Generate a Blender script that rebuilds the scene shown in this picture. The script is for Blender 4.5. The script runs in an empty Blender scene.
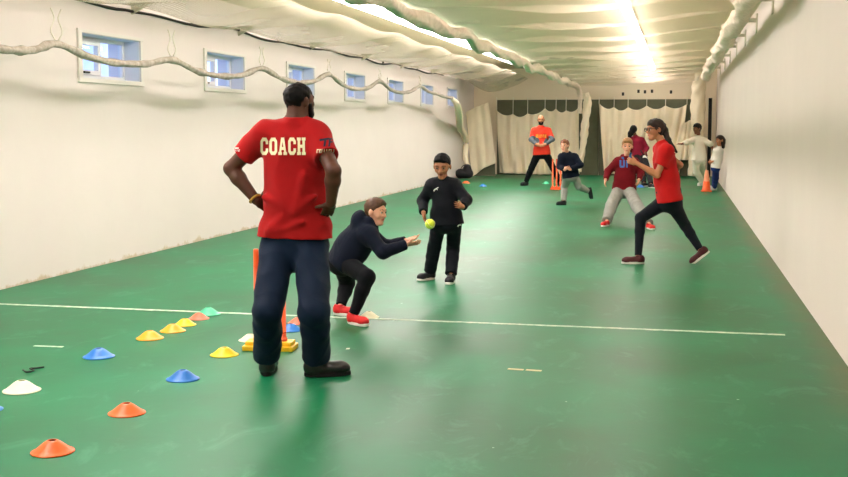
import bpy, bmesh, math, random
import numpy as np
from mathutils import Vector, Matrix
from mathutils.bvhtree import BVHTree
from mathutils.geometry import tessellate_polygon

random.seed(7)
SC = bpy.context.scene
COL = SC.collection

# ------------------------------------------------------------------ camera
FPX, CAM_H = 1150.0, 1.58
_v = np.array([254.0, -114.5, FPX]); _v /= np.linalg.norm(_v)      # room axis (+Y) in camera space
_u = np.array([0.0, -1.0, 0.0]); _u[2] = -(_u[1] * _v[1]) / _v[2]; _u /= np.linalg.norm(_u)
_x = np.cross(_v, _u)
CAM_M = np.array([_x, _v, _u])
CAM_C = np.array([0.0, 0.0, CAM_H])


def ray(px, py):
    return CAM_M @ np.array([px - 424.0, py - 238.5, FPX])


def at(px, py, Y):                      # world point at room depth Y
    r = ray(px, py); return CAM_C + r * (Y / r[1])


def atx(px, py, X):                     # world point on the plane x = X
    r = ray(px, py); return CAM_C + r * (X / r[0])


def floor_pt(px, py, z=0.0):
    r = ray(px, py); return CAM_C + r * ((z - CAM_H) / r[2])


cam = bpy.data.cameras.new('camera')
cam.sensor_width = 36.0
cam.lens = FPX / 848.0 * 36.0
cam.clip_end = 400
camo = bpy.data.objects.new('camera', cam); COL.objects.link(camo)
_R = CAM_M @ np.array([[1, 0, 0], [0, -1, 0], [0, 0, -1]]).T
camo.matrix_world = Matrix.Translation(Vector(CAM_C)) @ Matrix(_R.tolist()).to_4x4()
SC.camera = camo
SC.view_settings.view_transform = 'Standard'
SC.view_settings.look = 'None'
SC.view_settings.gamma = 1.0
SC.view_settings.use_curve_mapping = False
SC.view_settings.exposure = 0.0
SC.cycles.use_denoising = True
SC.cycles.max_bounces = 8
SC.cycles.diffuse_bounces = 5
SC.cycles.transparent_max_bounces = 24
SC.cycles.sample_clamp_indirect = 6.0


# ------------------------------------------------------------------ materials
def lin(c):
    out = []
    for v in c:
        v = v / 255.0
        out.append(v / 12.92 if v <= 0.04045 else ((v + 0.055) / 1.055) ** 2.4)
    return (out[0], out[1], out[2], 1.0)


class NT:
    def __init__(self, name):
        self.m = bpy.data.materials.new(name); self.m.use_nodes = True
        self.t = self.m.node_tree
        self.n = self.t.nodes
        self.b = self.n.get('Principled BSDF')
        self.out = self.n.get('Material Output')

    def node(self, kind, **kw):
        nd = self.n.new(kind)
        for k, v in kw.items():
            if k.startswith('_'):
                nd.inputs[k[1:].replace('_', ' ')].default_value = v
            else:
                setattr(nd, k, v)
        return nd

    def link(self, a, b):
        self.t.links.new(a, b)


def mat(name, rgb, rough=0.7, var=0.0, vscale=6.0, bump=0.0, bscale=60.0, spec=0.3, sheen=0.0, metal=0.0, rgb2=None, sss=0.0, coat=0.0):
    M = NT(name); b = M.b
    b.inputs['Base Color'].default_value = lin(rgb)
    b.inputs['Roughness'].default_value = rough
    b.inputs['Specular IOR Level'].default_value = spec
    b.inputs['Metallic'].default_value = metal
    b.inputs['Sheen Weight'].default_value = sheen
    b.inputs['Coat Weight'].default_value = coat
    if sss:
        b.inputs['Subsurface Weight'].default_value = sss
        b.inputs['Subsurface Radius'].default_value = (0.012, 0.005, 0.003)
    tc = M.node('ShaderNodeTexCoord')
    if var or rgb2:
        nz = M.node('ShaderNodeTexNoise', _Scale=vscale, _Detail=5.0, _Roughness=0.6)
        M.link(tc.outputs['Object'], nz.inputs['Vector'])
        cr = M.node('ShaderNodeValToRGB')
        a = np.array(lin(rgb)[:3]); c2 = np.array(lin(rgb2)[:3]) if rgb2 else a * (1 - var)
        cr.color_ramp.elements[0].position = 0.35; cr.color_ramp.elements[0].color = (*c2, 1)
        cr.color_ramp.elements[1].position = 0.65; cr.color_ramp.elements[1].color = (*a, 1)
        M.link(nz.outputs['Fac'], cr.inputs['Fac']); M.link(cr.outputs['Color'], b.inputs['Base Color'])
    if bump:
        n2 = M.node('ShaderNodeTexNoise', _Scale=bscale, _Detail=3.0)
        M.link(tc.outputs['Object'], n2.inputs['Vector'])
        bp = M.node('ShaderNodeBump', _Strength=bump, _Distance=0.004)
        M.link(n2.outputs['Fac'], bp.inputs['Height']); M.link(bp.outputs['Normal'], b.inputs['Normal'])
    return M.m


# ------------------------------------------------------------------ object helpers
def tag(o, label=None, cat=None, group=None, kind=None):
    if label: o['label'] = label
    if cat: o['category'] = cat
    if group: o['group'] = group
    if kind: o['kind'] = kind
    return o


def link(name, me, mats, parent=None, loc=None, smooth=False):
    o = bpy.data.objects.new(name, me); COL.objects.link(o)
    for m in (mats if isinstance(mats, (list, tuple)) else [mats]):
        if m is not None: me.materials.append(m)
    if parent is not None: o.parent = parent
    if loc is not None: o.location = loc
    if smooth:
        me.polygons.foreach_set('use_smooth', np.ones(len(me.polygons), bool))
    return o


def empty(name, loc, rz=0.0):
    o = bpy.data.objects.new(name, None); COL.objects.link(o)
    o.location = loc; o.rotation_euler = (0, 0, rz); o.empty_display_size = 0.1
    return o


def from_bm(name, bm, mats, parent=None, loc=None, smooth=False):
    me = bpy.data.meshes.new(name)
    bmesh.ops.recalc_face_normals(bm, faces=bm.faces)
    bm.to_mesh(me); bm.free()
    return link(name, me, mats, parent, loc, smooth)


def pyd(name, verts, faces, mats, parent=None, loc=None, smooth=False):
    me = bpy.data.meshes.new(name)
    me.from_pydata([tuple(map(float, v)) for v in verts], [], faces); me.update()
    return link(name, me, mats, parent, loc, smooth)


def add_box(bm, lo, hi, bevel=0.0, mi=0):
    lo, hi = Vector(lo), Vector(hi)
    r = bmesh.ops.create_cube(bm, size=1.0)
    for v in r['verts']:
        v.co = Vector(((v.co.x + .5) * (hi.x - lo.x) + lo.x, (v.co.y + .5) * (hi.y - lo.y) + lo.y, (v.co.z + .5) * (hi.z - lo.z) + lo.z))
    fs = {f for v in r['verts'] for f in v.link_faces}
    for f in fs: f.material_index = mi
    if bevel:
        es = list({e for v in r['verts'] for e in v.link_edges})
        bmesh.ops.bevel(bm, geom=es, offset=bevel, segments=2, affect='EDGES', profile=0.7)


def box(name, lo, hi, m, parent=None, bevel=0.0, loc=None):
    bm = bmesh.new(); add_box(bm, lo, hi, bevel)
    return from_bm(name, bm, m, parent, loc)


def tube_data(pts, rad, n=10, lobes=0, lob=0.0, caps=True, seed=0, jitter=0.0):
    """tube along pts (k x 3); rad scalar or per point; lobed cross-section for gathered cloth."""
    pts = np.asarray(pts, float); k = len(pts)
    rad = np.full(k, rad) if np.isscalar(rad) else np.asarray(rad, float)
    rng = np.random.default_rng(seed)
    tg = np.gradient(pts, axis=0); tg /= np.maximum(np.linalg.norm(tg, axis=1), 1e-9)[:, None]
    ref = np.array([0, 0, 1.0]) if abs(tg[:, 2]).mean() < 0.8 else np.array([1.0, 0, 0])
    V = []
    ph = rng.uniform(0, 6.28, 4)
    for i in range(k):
        s = np.cross(tg[i], ref); s /= max(np.linalg.norm(s), 1e-9); u = np.cross(s, tg[i])
        for j in range(n):
            a = 2 * math.pi * j / n
            r = rad[i]
            if lobes:
                r *= 1 + lob * math.sin(lobes * a + ph[0] + i * 0.5) + 0.5 * lob * math.sin((lobes + 2) * a + ph[1] - i * 0.83)
            if jitter: r *= 1 + jitter * rng.uniform(-1, 1)
            V.append(pts[i] + r * (math.cos(a) * s + math.sin(a) * u))
    Fc = [(i * n + j, i * n + (j + 1) % n, (i + 1) * n + (j + 1) % n, (i + 1) * n + j) for i in range(k - 1) for j in range(n)]
    if caps:
        Fc.append(tuple(range(n - 1, -1, -1))); Fc.append(tuple((k - 1) * n + j for j in range(n)))
    return V, Fc


def tube(name, pts, rad, m, parent=None, n=10, base=None, **kw):
    V, Fc = tube_data(pts, rad, n, **kw)
    if base is not None: V = [np.asarray(v) - np.asarray(base) for v in V]
    return pyd(name, V, Fc, m, parent, base if parent is None and base is not None else None, True)


def tubes(name, lines, rad, m, parent=None, n=6):
    V, Fc = [], []
    for ln in lines:
        v, f = tube_data(ln, rad, n); o = len(V); V += v; Fc += [tuple(i + o for i in q) for q in f]
    return pyd(name, V, Fc, m, parent, None, True)


def lathe(name, prof, m, parent=None, n=40, loc=None):
    V, Fc = [], []
    for r, z in prof:
        for j in range(n):
            a = 2 * math.pi * j / n; V.append((r * math.cos(a), r * math.sin(a), z))
    k = len(prof)
    for i in range(k - 1):
        for j in range(n):
            Fc.append((i * n + j, i * n + (j + 1) % n, (i + 1) * n + (j + 1) % n, (i + 1) * n + j))
    return pyd(name, V, Fc, m, parent, loc, True)


def catmull(pts, per=8):
    pts = [np.asarray(p, float) for p in pts]
    P = [2 * pts[0] - pts[1]] + pts + [2 * pts[-1] - pts[-2]]
    out = []
    for i in range(1, len(P) - 2):
        for j in range(per):
            t = j / per
            out.append(0.5 * ((2 * P[i]) + (-P[i - 1] + P[i + 1]) * t + (2 * P[i - 1] - 5 * P[i] + 4 * P[i + 1] - P[i + 2]) * t * t + (-P[i - 1] + 3 * P[i] - 3 * P[i + 1] + P[i + 2]) * t ** 3))
    out.append(pts[-1])
    return np.array(out)


# ------------------------------------------------------------------ soft-volume sculpting (for figures and clothes)
def V3(*a): return np.array(a, float)
def unit(v): v = np.asarray(v, float); return v / max(np.linalg.norm(v), 1e-9)
def lerp(a, b, t): return np.asarray(a) * (1 - t) + np.asarray(b) * t


class Field:
    """A list of soft shapes joined one after another into one surface."""
    def __init__(self): self.ops = []

    def cone(self, a, b, ra, rb=None, k=0.02, w=None, flat=False, flat0=False, cap=1.0):
        rb = ra if rb is None else rb
        ra = (ra, ra) if np.isscalar(ra) else ra; rb = (rb, rb) if np.isscalar(rb) else rb
        a, b = np.asarray(a, float), np.asarray(b, float)
        ax = b - a; L = max(np.linalg.norm(ax), 1e-6); ax = ax / L
        if w is None:
            w = np.array([1.0, 0, 0]) if abs(ax[0]) < 0.8 else np.array([0, 1.0, 0])
        w = np.asarray(w, float); w = unit(w - ax * np.dot(w, ax)); n = np.cross(ax, w)
        R = max(*ra, *rb)
        lo = np.minimum(a, b) - R; hi = np.maximum(a, b) + R
        self.ops.append(('cone', lo, hi, k, (a, L, ax, w, n, ra, rb, flat, flat0, cap))); return self

    def ell(self, c, rad, axes=None, k=0.02, sub=False):
        c = np.asarray(c, float); rad = np.asarray(rad, float) * np.ones(3)
        axes = np.eye(3) if axes is None else np.array([unit(v) for v in axes])
        R = rad.max()
        self.ops.append(('sub' if sub else 'ell', c - R, c + R, k, (c, rad, axes))); return self

    def cut(self, c, n):                                            # removes the side n points to
        self.ops.append(('cut', None, None, 0, (np.asarray(c, float), unit(n)))); return self

    def mesh(self, h):
        adds = [o for o in self.ops if o[0] in ('cone', 'ell')]
        lo = np.min([o[1] for o in adds], axis=0) - 4 * h - 0.01; hi = np.max([o[2] for o in adds], axis=0) + 4 * h + 0.01
        N = np.ceil((hi - lo) / h).astype(int) + 1
        D = np.full(N, 10.0, np.float32)
        ax = [(lo[i] + h * np.arange(N[i])).astype(np.float32) for i in range(3)]
        for kind, blo, bhi, k, a in self.ops:
            if kind == 'cut':
                c, n = a
                pl = (n[0] * (ax[0] - c[0]))[:, None, None] + (n[1] * (ax[1] - c[1]))[None, :, None] + (n[2] * (ax[2] - c[2]))[None, None, :]
                D = np.maximum(D, pl.astype(np.float32)); continue
            mg = k + 3 * h
            i0 = np.clip(np.floor((blo - mg - lo) / h).astype(int), 0, N - 1); i1 = np.clip(np.ceil((bhi + mg - lo) / h).astype(int) + 1, 1, N)
            sl = tuple(slice(i0[i], i1[i]) for i in range(3))
            X = ax[0][sl[0]][:, None, None]; Y = ax[1][sl[1]][None, :, None]; Z = ax[2][sl[2]][None, None, :]
            if kind == 'cone':
                p, L, axd, w, n, ra, rb, flat, flat0, cap = a
                X, Y, Z = X - np.float32(p[0]), Y - np.float32(p[1]), Z - np.float32(p[2])
                s = axd[0] * X + axd[1] * Y + axd[2] * Z
                t = np.clip(s / L, 0, 1); so = s - t * L
                u = w[0] * X + w[1] * Y + w[2] * Z; v = n[0] * X + n[1] * Y + n[2] * Z
                ru = ra[0] + (rb[0] - ra[0]) * t; rv = ra[1] + (rb[1] - ra[1]) * t
                rs = np.minimum(ru, rv) * cap
                sq = so
                if flat: sq = np.where(so > 0, 0, sq)
                if flat0: sq = np.where(so < 0, 0, sq)
                q = np.sqrt((u / ru) ** 2 + (v / rv) ** 2 + (sq / rs) ** 2)
                g = np.sqrt((u / ru ** 2) ** 2 + (v / rv ** 2) ** 2 + (sq / rs ** 2) ** 2)
                d = np.where(g > 1e-5, q / np.maximum(g, 1e-5), np.minimum(ru, rv)) * (q - 1)
                if flat: d = np.maximum(d, s - L)
                if flat0: d = np.maximum(d, -s)
            else:
                c, rad, axs = a
                X, Y, Z = X - np.float32(c[0]), Y - np.float32(c[1]), Z - np.float32(c[2])
                l = [axs[i][0] * X + axs[i][1] * Y + axs[i][2] * Z for i in range(3)]
                q = np.sqrt(sum((l[i] / rad[i]) ** 2 for i in range(3))); g = np.sqrt(sum((l[i] / rad[i] ** 2) ** 2 for i in range(3)))
                d = np.where(g > 1e-5, q / np.maximum(g, 1e-5), rad.min()) * (q - 1)
            d = d.astype(np.float32); o = D[sl]
            if kind == 'sub':
                d = -d
                hh = np.clip(0.5 - 0.5 * (d - o) / k, 0, 1)
                D[sl] = d * (1 - hh) + o * hh + k * hh * (1 - hh)
            else:
                hh = np.clip(0.5 + 0.5 * (d - o) / k, 0, 1)
                D[sl] = d * (1 - hh) + o * hh - k * hh * (1 - hh)
        return nets(D, lo, h)


def nets(D, lo, h):
    ins = D < 0
    c = ins.astype(np.uint8)
    s = sum(c[i:c.shape[0] - 1 + i, j:c.shape[1] - 1 + j, k:c.shape[2] - 1 + k] for i in (0, 1) for j in (0, 1) for k in (0, 1))
    act = (s > 0) & (s < 8)
    idx = np.argwhere(act)
    vid = np.full(act.shape, -1, np.int32); vid[act] = np.arange(len(idx))
    acc = np.zeros((len(idx), 3)); cnt = np.zeros(len(idx))
    corners = [(i, j, k) for i in (0, 1) for j in (0, 1) for k in (0, 1)]
    val = {cn: D[idx[:, 0] + cn[0], idx[:, 1] + cn[1], idx[:, 2] + cn[2]] for cn in corners}
    for a in corners:
        for ax_ in range(3):
            if a[ax_] == 0:
                b = list(a); b[ax_] = 1; b = tuple(b)
                va, vb = val[a], val[b]
                cr = (va < 0) != (vb < 0)
                t = np.where(cr, va / np.where(cr, va - vb, 1), 0)
                p = np.array(a, float)[None, :] + np.zeros((len(idx), 3)); p[:, ax_] += t
                acc[cr] += p[cr]; cnt[cr] += 1
    V = lo + h * (idx + acc / np.maximum(cnt, 1)[:, None])
    quads = []
    for ax_ in range(3):
        a = [slice(None)] * 3; b = [slice(None)] * 3
        a[ax_] = slice(0, -1); b[ax_] = slice(1, None)
        ch = ins[tuple(a)] != ins[tuple(b)]
        e = np.argwhere(ch)
        o1, o2 = [i for i in range(3) if i != ax_]
        ok = (e[:, o1] > 0) & (e[:, o2] > 0) & (e[:, o1] < D.shape[o1] - 1) & (e[:, o2] < D.shape[o2] - 1)
        e = e[ok]
        q = []
        for d1, d2 in ((0, 0), (-1, 0), (-1, -1), (0, -1)):
            f = e.copy(); f[:, o1] += d1; f[:, o2] += d2
            q.append(vid[f[:, 0], f[:, 1], f[:, 2]])
        q = np.stack(q, 1)
        inside = ins[tuple(e.T)]
        flip = inside if ax_ != 1 else ~inside
        q[flip] = q[flip][:, ::-1]
        quads.append(q)
    Q = np.concatenate(quads)[:, ::-1]
    a, b, c, d = (V[Q[:, i]] for i in range(4))
    vol = np.einsum('ij,ij->', a, np.cross(b, c)) + np.einsum('ij,ij->', a, np.cross(c, d))
    return V, (Q if vol > 0 else Q[:, ::-1].copy())


def np_mesh(name, V, Q):
    me = bpy.data.meshes.new(name)
    me.vertices.add(len(V)); me.vertices.foreach_set('co', np.asarray(V, np.float32).ravel())
    me.loops.add(Q.size); me.loops.foreach_set('vertex_index', Q.astype(np.int32).ravel())
    me.polygons.add(len(Q)); me.polygons.foreach_set('loop_start', np.arange(0, Q.size, 4, dtype=np.int32))
    me.polygons.foreach_set('use_smooth', np.ones(len(Q), bool))
    me.update(calc_edges=True); me.validate()
    return me


def wrinkle(V, freq, seed, n=7, stretch=(1, 1, 1)):
    rng = np.random.default_rng(seed)
    P = V * np.asarray(stretch)
    wv = 0.35 * np.sin(P @ rng.normal(size=(3, 3)) * freq * 0.5 + rng.uniform(0, 6, 3))
    out = np.zeros(len(V))
    for i in range(n):
        d = unit(rng.normal(size=3)) * freq * rng.uniform(0.6, 1.8)
        x = np.sin(P @ d + wv @ rng.normal(size=3) * 2 + rng.uniform(0, 6.28))
        out += (1 - 2 * np.abs(x)) if i % 2 else x
    return out / n


def soft(name, field, h, mats, parent=None, base=None, amp=0.0, freq=30.0, seed=1, paint=None, stretch=(1, 1, 1), root=False):
    V, Q = field.mesh(h)
    base = np.zeros(3) if base is None else np.asarray(base, float)
    me = np_mesh(name, V, Q)
    if amp:
        nr = np.zeros(len(V) * 3, np.float32); me.vertex_normals.foreach_get('vector', nr)
        V = V + nr.reshape(-1, 3) * (amp * wrinkle(V, freq, seed, stretch=stretch))[:, None]
    if paint is not None:
        c = V[Q].mean(1); me.polygons.foreach_set('material_index', paint(c).astype(np.int32))
    me.vertices.foreach_set('co', (V - base).astype(np.float32).ravel()); me.update()
    o = link(name, me, mats, parent, base if root else None)
    o['_'] = 0; del o['_']
    return o, V, Q


def bvh_of(V, Q):
    return BVHTree.FromPolygons([tuple(v) for v in V.tolist()], [tuple(q) for q in Q.tolist()])


def decal(name, polys, origin, ud, vd, rd, bvh, m, parent, base, off=0.003, step=0.012, back=0.4):
    """flat outlines (u, v in metres) printed on a curved surface"""
    bm = bmesh.new()
    for poly in polys:
        vs = [bm.verts.new((p[0], p[1], 0)) for p in poly]
        for tri in tessellate_polygon([[Vector((p[0], p[1], 0)) for p in poly]]):
            try: bm.faces.new([vs[i] for i in tri])
            except ValueError: pass
    for _ in range(5):
        es = [e for e in bm.edges if e.calc_length() > step]
        if not es: break
        bmesh.ops.subdivide_edges(bm, edges=es, cuts=1)
        bmesh.ops.triangulate(bm, faces=bm.faces)
    o3, ud, vd, rd = Vector(origin), Vector(ud), Vector(vd), Vector(rd).normalized()
    dead = []
    for v in bm.verts:
        p = o3 + ud * v.co.x + vd * v.co.y - rd * back
        hit, nrm, _, _ = bvh.ray_cast(p, rd, back * 2.5)
        if hit is None: dead.append(v)
        else: v.co = hit - rd * off - Vector(base)
    bmesh.ops.delete(bm, geom=dead, context='VERTS')
    me = bpy.data.meshes.new(name); bm.to_mesh(me); bm.free()
    return link(name, me, m, parent, None)

# ================================================================== THE HALL
XL, XR, YN, YB, ZC = -6.3, 1.12, -4.0, 36.0, 3.3

# ---- materials of the setting
def floor_mat():
    M = NT('green_floor'); b = M.b
    tc = M.node('ShaderNodeTexCoord')
    n1 = M.node('ShaderNodeTexNoise', _Scale=0.55, _Detail=4.0, _Roughness=0.55); M.link(tc.outputs['Object'], n1.inputs['Vector'])
    cr = M.node('ShaderNodeValToRGB')
    cr.color_ramp.elements[0].position = 0.36; cr.color_ramp.elements[0].color = lin((0, 82, 44))
    cr.color_ramp.elements[1].position = 0.68; cr.color_ramp.elements[1].color = lin((14, 116, 76))
    M.link(n1.outputs['Fac'], cr.inputs['Fac'])
    # pale scuffs
    mp = M.node('ShaderNodeMapping'); mp.inputs['Scale'].default_value = (1.6, 0.9, 1); mp.inputs['Rotation'].default_value = (0, 0, 0.6)
    M.link(tc.outputs['Object'], mp.inputs['Vector'])
    n2 = M.node('ShaderNodeTexNoise', _Scale=2.2, _Detail=8.0, _Roughness=0.7, _Distortion=0.8); M.link(mp.outputs['Vector'], n2.inputs['Vector'])
    c2 = M.node('ShaderNodeValToRGB')
    c2.color_ramp.elements[0].position = 0.55; c2.color_ramp.elements[0].color = (0, 0, 0, 1)
    c2.color_ramp.elements[1].position = 0.78; c2.color_ramp.elements[1].color = (0.4, 0.4, 0.4, 1)
    M.link(n2.outputs['Fac'], c2.inputs['Fac'])
    mx = M.node('ShaderNodeMix', data_type='RGBA'); mx.inputs[7].default_value = lin((84, 160, 128))
    M.link(c2.outputs['Color'], mx.inputs[0]); M.link(cr.outputs['Color'], mx.inputs[6])
    # tiny light specks
    vo = M.node('ShaderNodeTexVoronoi', _Scale=2.3); M.link(tc.outputs['Object'], vo.inputs['Vector'])
    sp = M.node('ShaderNodeMath', operation='LESS_THAN'); sp.inputs[1].default_value = 0.022; M.link(vo.outputs['Distance'], sp.inputs[0])
    m2 = M.node('ShaderNodeMix', data_type='RGBA'); m2.inputs[7].default_value = lin((150, 190, 165))
    M.link(sp.outputs[0], m2.inputs[0]); M.link(mx.outputs[2], m2.inputs[6])
    # brown grime trodden into the edge by the right wall
    sx = M.node('ShaderNodeSeparateXYZ'); M.link(tc.outputs['Object'], sx.inputs[0])
    n4 = M.node('ShaderNodeTexNoise', _Scale=1.7, _Detail=5.0); M.link(tc.outputs['Object'], n4.inputs['Vector'])
    ad = M.node('ShaderNodeMath', operation='MULTIPLY_ADD'); ad.inputs[1].default_value = 0.35; M.link(n4.outputs['Fac'], ad.inputs[0]); M.link(sx.outputs[0], ad.inputs[2])
    m4 = M.node('ShaderNodeMapRange'); m4.inputs[1].default_value = 1.02; m4.inputs[2].default_value = 1.36; m4.inputs[4].default_value = 0.75; M.link(ad.outputs[0], m4.inputs[0])
    m5 = M.node('ShaderNodeMix', data_type='RGBA'); m5.inputs[7].default_value = lin((92, 84, 46)); M.link(m4.outputs[0], m5.inputs[0]); M.link(m2.outputs[2], m5.inputs[6])
    M.link(m5.outputs[2], b.inputs['Base Color'])
    rr = M.node('ShaderNodeMapRange'); rr.inputs[3].default_value = 0.36; rr.inputs[4].default_value = 0.52
    M.link(n1.outputs['Fac'], rr.inputs[0]); M.link(rr.outputs[0], b.inputs['Roughness'])
    b.inputs['Specular IOR Level'].default_value = 0.21
    n3 = M.node('ShaderNodeTexNoise', _Scale=9.0, _Detail=3.0); M.link(tc.outputs['Object'], n3.inputs['Vector'])
    bp = M.node('ShaderNodeBump', _Strength=0.12, _Distance=0.004); M.link(n3.outputs['Fac'], bp.inputs['Height']); M.link(bp.outputs['Normal'], b.inputs['Normal'])
    return M.m


def wall_mat(name, rgb, stain=True):
    M = NT(name); b = M.b
    tc = M.node('ShaderNodeTexCoord')
    n1 = M.node('ShaderNodeTexNoise', _Scale=0.7, _Detail=6.0, _Roughness=0.6); M.link(tc.outputs['Object'], n1.inputs['Vector'])
    cr = M.node('ShaderNodeValToRGB'); a = np.array(lin(rgb)[:3])
    cr.color_ramp.elements[0].position = 0.3; cr.color_ramp.elements[0].color = (*(a * 0.95), 1)
    cr.color_ramp.elements[1].position = 0.7; cr.color_ramp.elements[1].color = (*a, 1)
    M.link(n1.outputs['Fac'], cr.inputs['Fac']); col = cr.outputs['Color']
    if stain:                                   # flaking, dirty strip along the skirting
        sx = M.node('ShaderNodeSeparateXYZ'); M.link(tc.outputs['Object'], sx.inputs[0])
        n2 = M.node('ShaderNodeTexNoise', _Scale=3.0, _Detail=8.0, _Roughness=0.75); M.link(tc.outputs['Object'], n2.inputs['Vector'])
        ad = M.node('ShaderNodeMath', operation='MULTIPLY_ADD'); ad.inputs[1].default_value = 0.34; ad.inputs[2].default_value = -0.135
        M.link(n2.outputs['Fac'], ad.inputs[0])
        sb = M.node('ShaderNodeMath', operation='SUBTRACT'); M.link(ad.outputs[0], sb.inputs[0]); M.link(sx.outputs[2], sb.inputs[1])
        mr = M.node('ShaderNodeMapRange'); mr.inputs[1].default_value = 0.0; mr.inputs[2].default_value = 0.03; mr.inputs[4].default_value = 0.7
        M.link(sb.outputs[0], mr.inputs[0])
        mx = M.node('ShaderNodeMix', data_type='RGBA'); mx.inputs[7].default_value = lin((196, 172, 130))
        M.link(mr.outputs[0], mx.inputs[0]); M.link(col, mx.inputs[6]); col = mx.outputs[2]
    M.link(col, b.inputs['Base Color'])
    b.inputs['Roughness'].default_value = 0.62; b.inputs['Specular IOR Level'].default_value = 0.25
    n3 = M.node('ShaderNodeTexNoise', _Scale=14.0, _Detail=4.0); M.link(tc.outputs['Object'], n3.inputs['Vector'])
    bp = M.node('ShaderNodeBump', _Strength=0.15, _Distance=0.006); M.link(n3.outputs['Fac'], bp.inputs['Height']); M.link(bp.outputs['Normal'], b.inputs['Normal'])
    return M.m


def net_mat(name, rgb, solid=0.36, cell=0.05, thread=0.16):
    """white cricket netting: diamond mesh of threads over a haze of doubled layers"""
    M = NT(name); M.n.remove(M.b)
    tc = M.node('ShaderNodeTexCoord'); sx = M.node('ShaderNodeSeparateXYZ'); M.link(tc.outputs['Object'], sx.inputs[0])
    fs = []
    for op in ('ADD', 'SUBTRACT'):
        a = M.node('ShaderNodeMath', operation=op); M.link(sx.outputs[0], a.inputs[0]); M.link(sx.outputs[1], a.inputs[1])
        d = M.node('ShaderNodeMath', operation='DIVIDE'); d.inputs[1].default_value = cell; M.link(a.outputs[0], d.inputs[0])
        f = M.node('ShaderNodeMath', operation='FRACT'); M.link(d.outputs[0], f.inputs[0])
        l = M.node('ShaderNodeMath', operation='LESS_THAN'); l.inputs[1].default_value = thread; M.link(f.outputs[0], l.inputs[0]); fs.append(l)
    mxm = M.node('ShaderNodeMath', operation='MAXIMUM'); M.link(fs[0].outputs[0], mxm.inputs[0]); M.link(fs[1].outputs[0], mxm.inputs[1])
    nz = M.node('ShaderNodeTexNoise', _Scale=0.8, _Detail=3.0); M.link(tc.outputs['Object'], nz.inputs['Vector'])
    mr = M.node('ShaderNodeMapRange'); mr.inputs[1].default_value = 0.3; mr.inputs[2].default_value = 0.7
    mr.inputs[3].default_value = solid - 0.12; mr.inputs[4].default_value = solid + 0.12; M.link(nz.outputs['Fac'], mr.inputs[0])
    m2 = M.node('ShaderNodeMath', operation='MAXIMUM'); M.link(mxm.outputs[0], m2.inputs[0]); M.link(mr.outputs[0], m2.inputs[1])
    df = M.node('ShaderNodeBsdfDiffuse'); df.inputs[0].default_value = lin(rgb)
    tl = M.node('ShaderNodeBsdfTranslucent'); tl.inputs[0].default_value = lin(rgb)
    ms = M.node('ShaderNodeMixShader'); ms.inputs[0].default_value = 0.22; M.link(df.outputs[0], ms.inputs[1]); M.link(tl.outputs[0], ms.inputs[2])
    tr = M.node('ShaderNodeBsdfTransparent')
    mo = M.node('ShaderNodeMixShader'); M.link(m2.outputs[0], mo.inputs[0]); M.link(tr.outputs[0], mo.inputs[1]); M.link(ms.outputs[0], mo.inputs[2])
    M.link(mo.outputs[0], M.out.inputs[0])
    return M.m


def emit(name, rgb, s):
    M = NT(name); M.n.remove(M.b)
    e = M.node('ShaderNodeEmission'); e.inputs[0].default_value = lin(rgb); e.inputs[1].default_value = s
    M.link(e.outputs[0], M.out.inputs[0]); return M.m


def glass_mat():
    M = NT('window_glass'); M.n.remove(M.b)
    g = M.node('ShaderNodeBsdfGlossy'); g.inputs[1].default_value = 0.02
    t = M.node('ShaderNodeBsdfTransparent'); t.inputs[0].default_value = (0.93, 0.96, 0.97, 1)
    m = M.node('ShaderNodeMixShader'); m.inputs[0].default_value = 0.05; M.link(t.outputs[0], m.inputs[1]); M.link(g.outputs[0], m.inputs[2])
    M.link(m.outputs[0], M.out.inputs[0]); return M.m


M_FLOOR = floor_mat()
M_WALL = wall_mat('painted_wall', (231, 221, 215))
M_WALLR = wall_mat('painted_wall_plain', (231, 220, 211), stain=False)
M_BACK = wall_mat('cream_back_wall', (242, 226, 200), stain=False)
M_CEIL = mat('ceiling_paint', (214, 208, 180), 0.8)
M_PVC = mat('white_window_plastic', (226, 226, 226), 0.4)
M_TRIM = mat('white_window_trim', (226, 220, 212), 0.5)
M_REVEAL = mat('window_reveal_paint', (215, 218, 224), 0.6)
M_GLASS = glass_mat()
M_NET = net_mat('netting', (222, 208, 190))
M_NET2 = net_mat('thin_netting', (248, 228, 206), solid=0.21)
M_NETB = mat('gathered_netting', (248, 230, 212), 0.9, bump=0.8, bscale=45, rgb2=(228, 210, 188), vscale=9)
M_NETG = mat('gathered_grey_netting', (186, 176, 164), 0.9, bump=0.8, bscale=60, rgb2=(150, 142, 126), vscale=14)
M_CANVAS = mat('cream_canvas', (255, 240, 212), 0.85, var=0.08, vscale=1.2, bump=0.3, bscale=25)
M_DARKP = mat('dark_green_panel', (104, 106, 84), 0.7, var=0.25, vscale=1.5)
M_BLACK = mat('black_paint', (24, 24, 22), 0.5)
M_STEEL = mat('bracket_paint', (200, 194, 172), 0.5)
M_CORD = mat('dark_cord', (52, 48, 44), 0.8)
M_WCORD = mat('white_cord', (230, 224, 208), 0.8)
M_LINE = mat('line_paint', (214, 220, 200), 0.6, rgb2=(150, 185, 160), vscale=18)
M_TAPE = mat('tape', (214, 200, 160), 0.6)
M_LIGHT = emit('fluorescent_tube', (255, 243, 238), 36.5)

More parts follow.
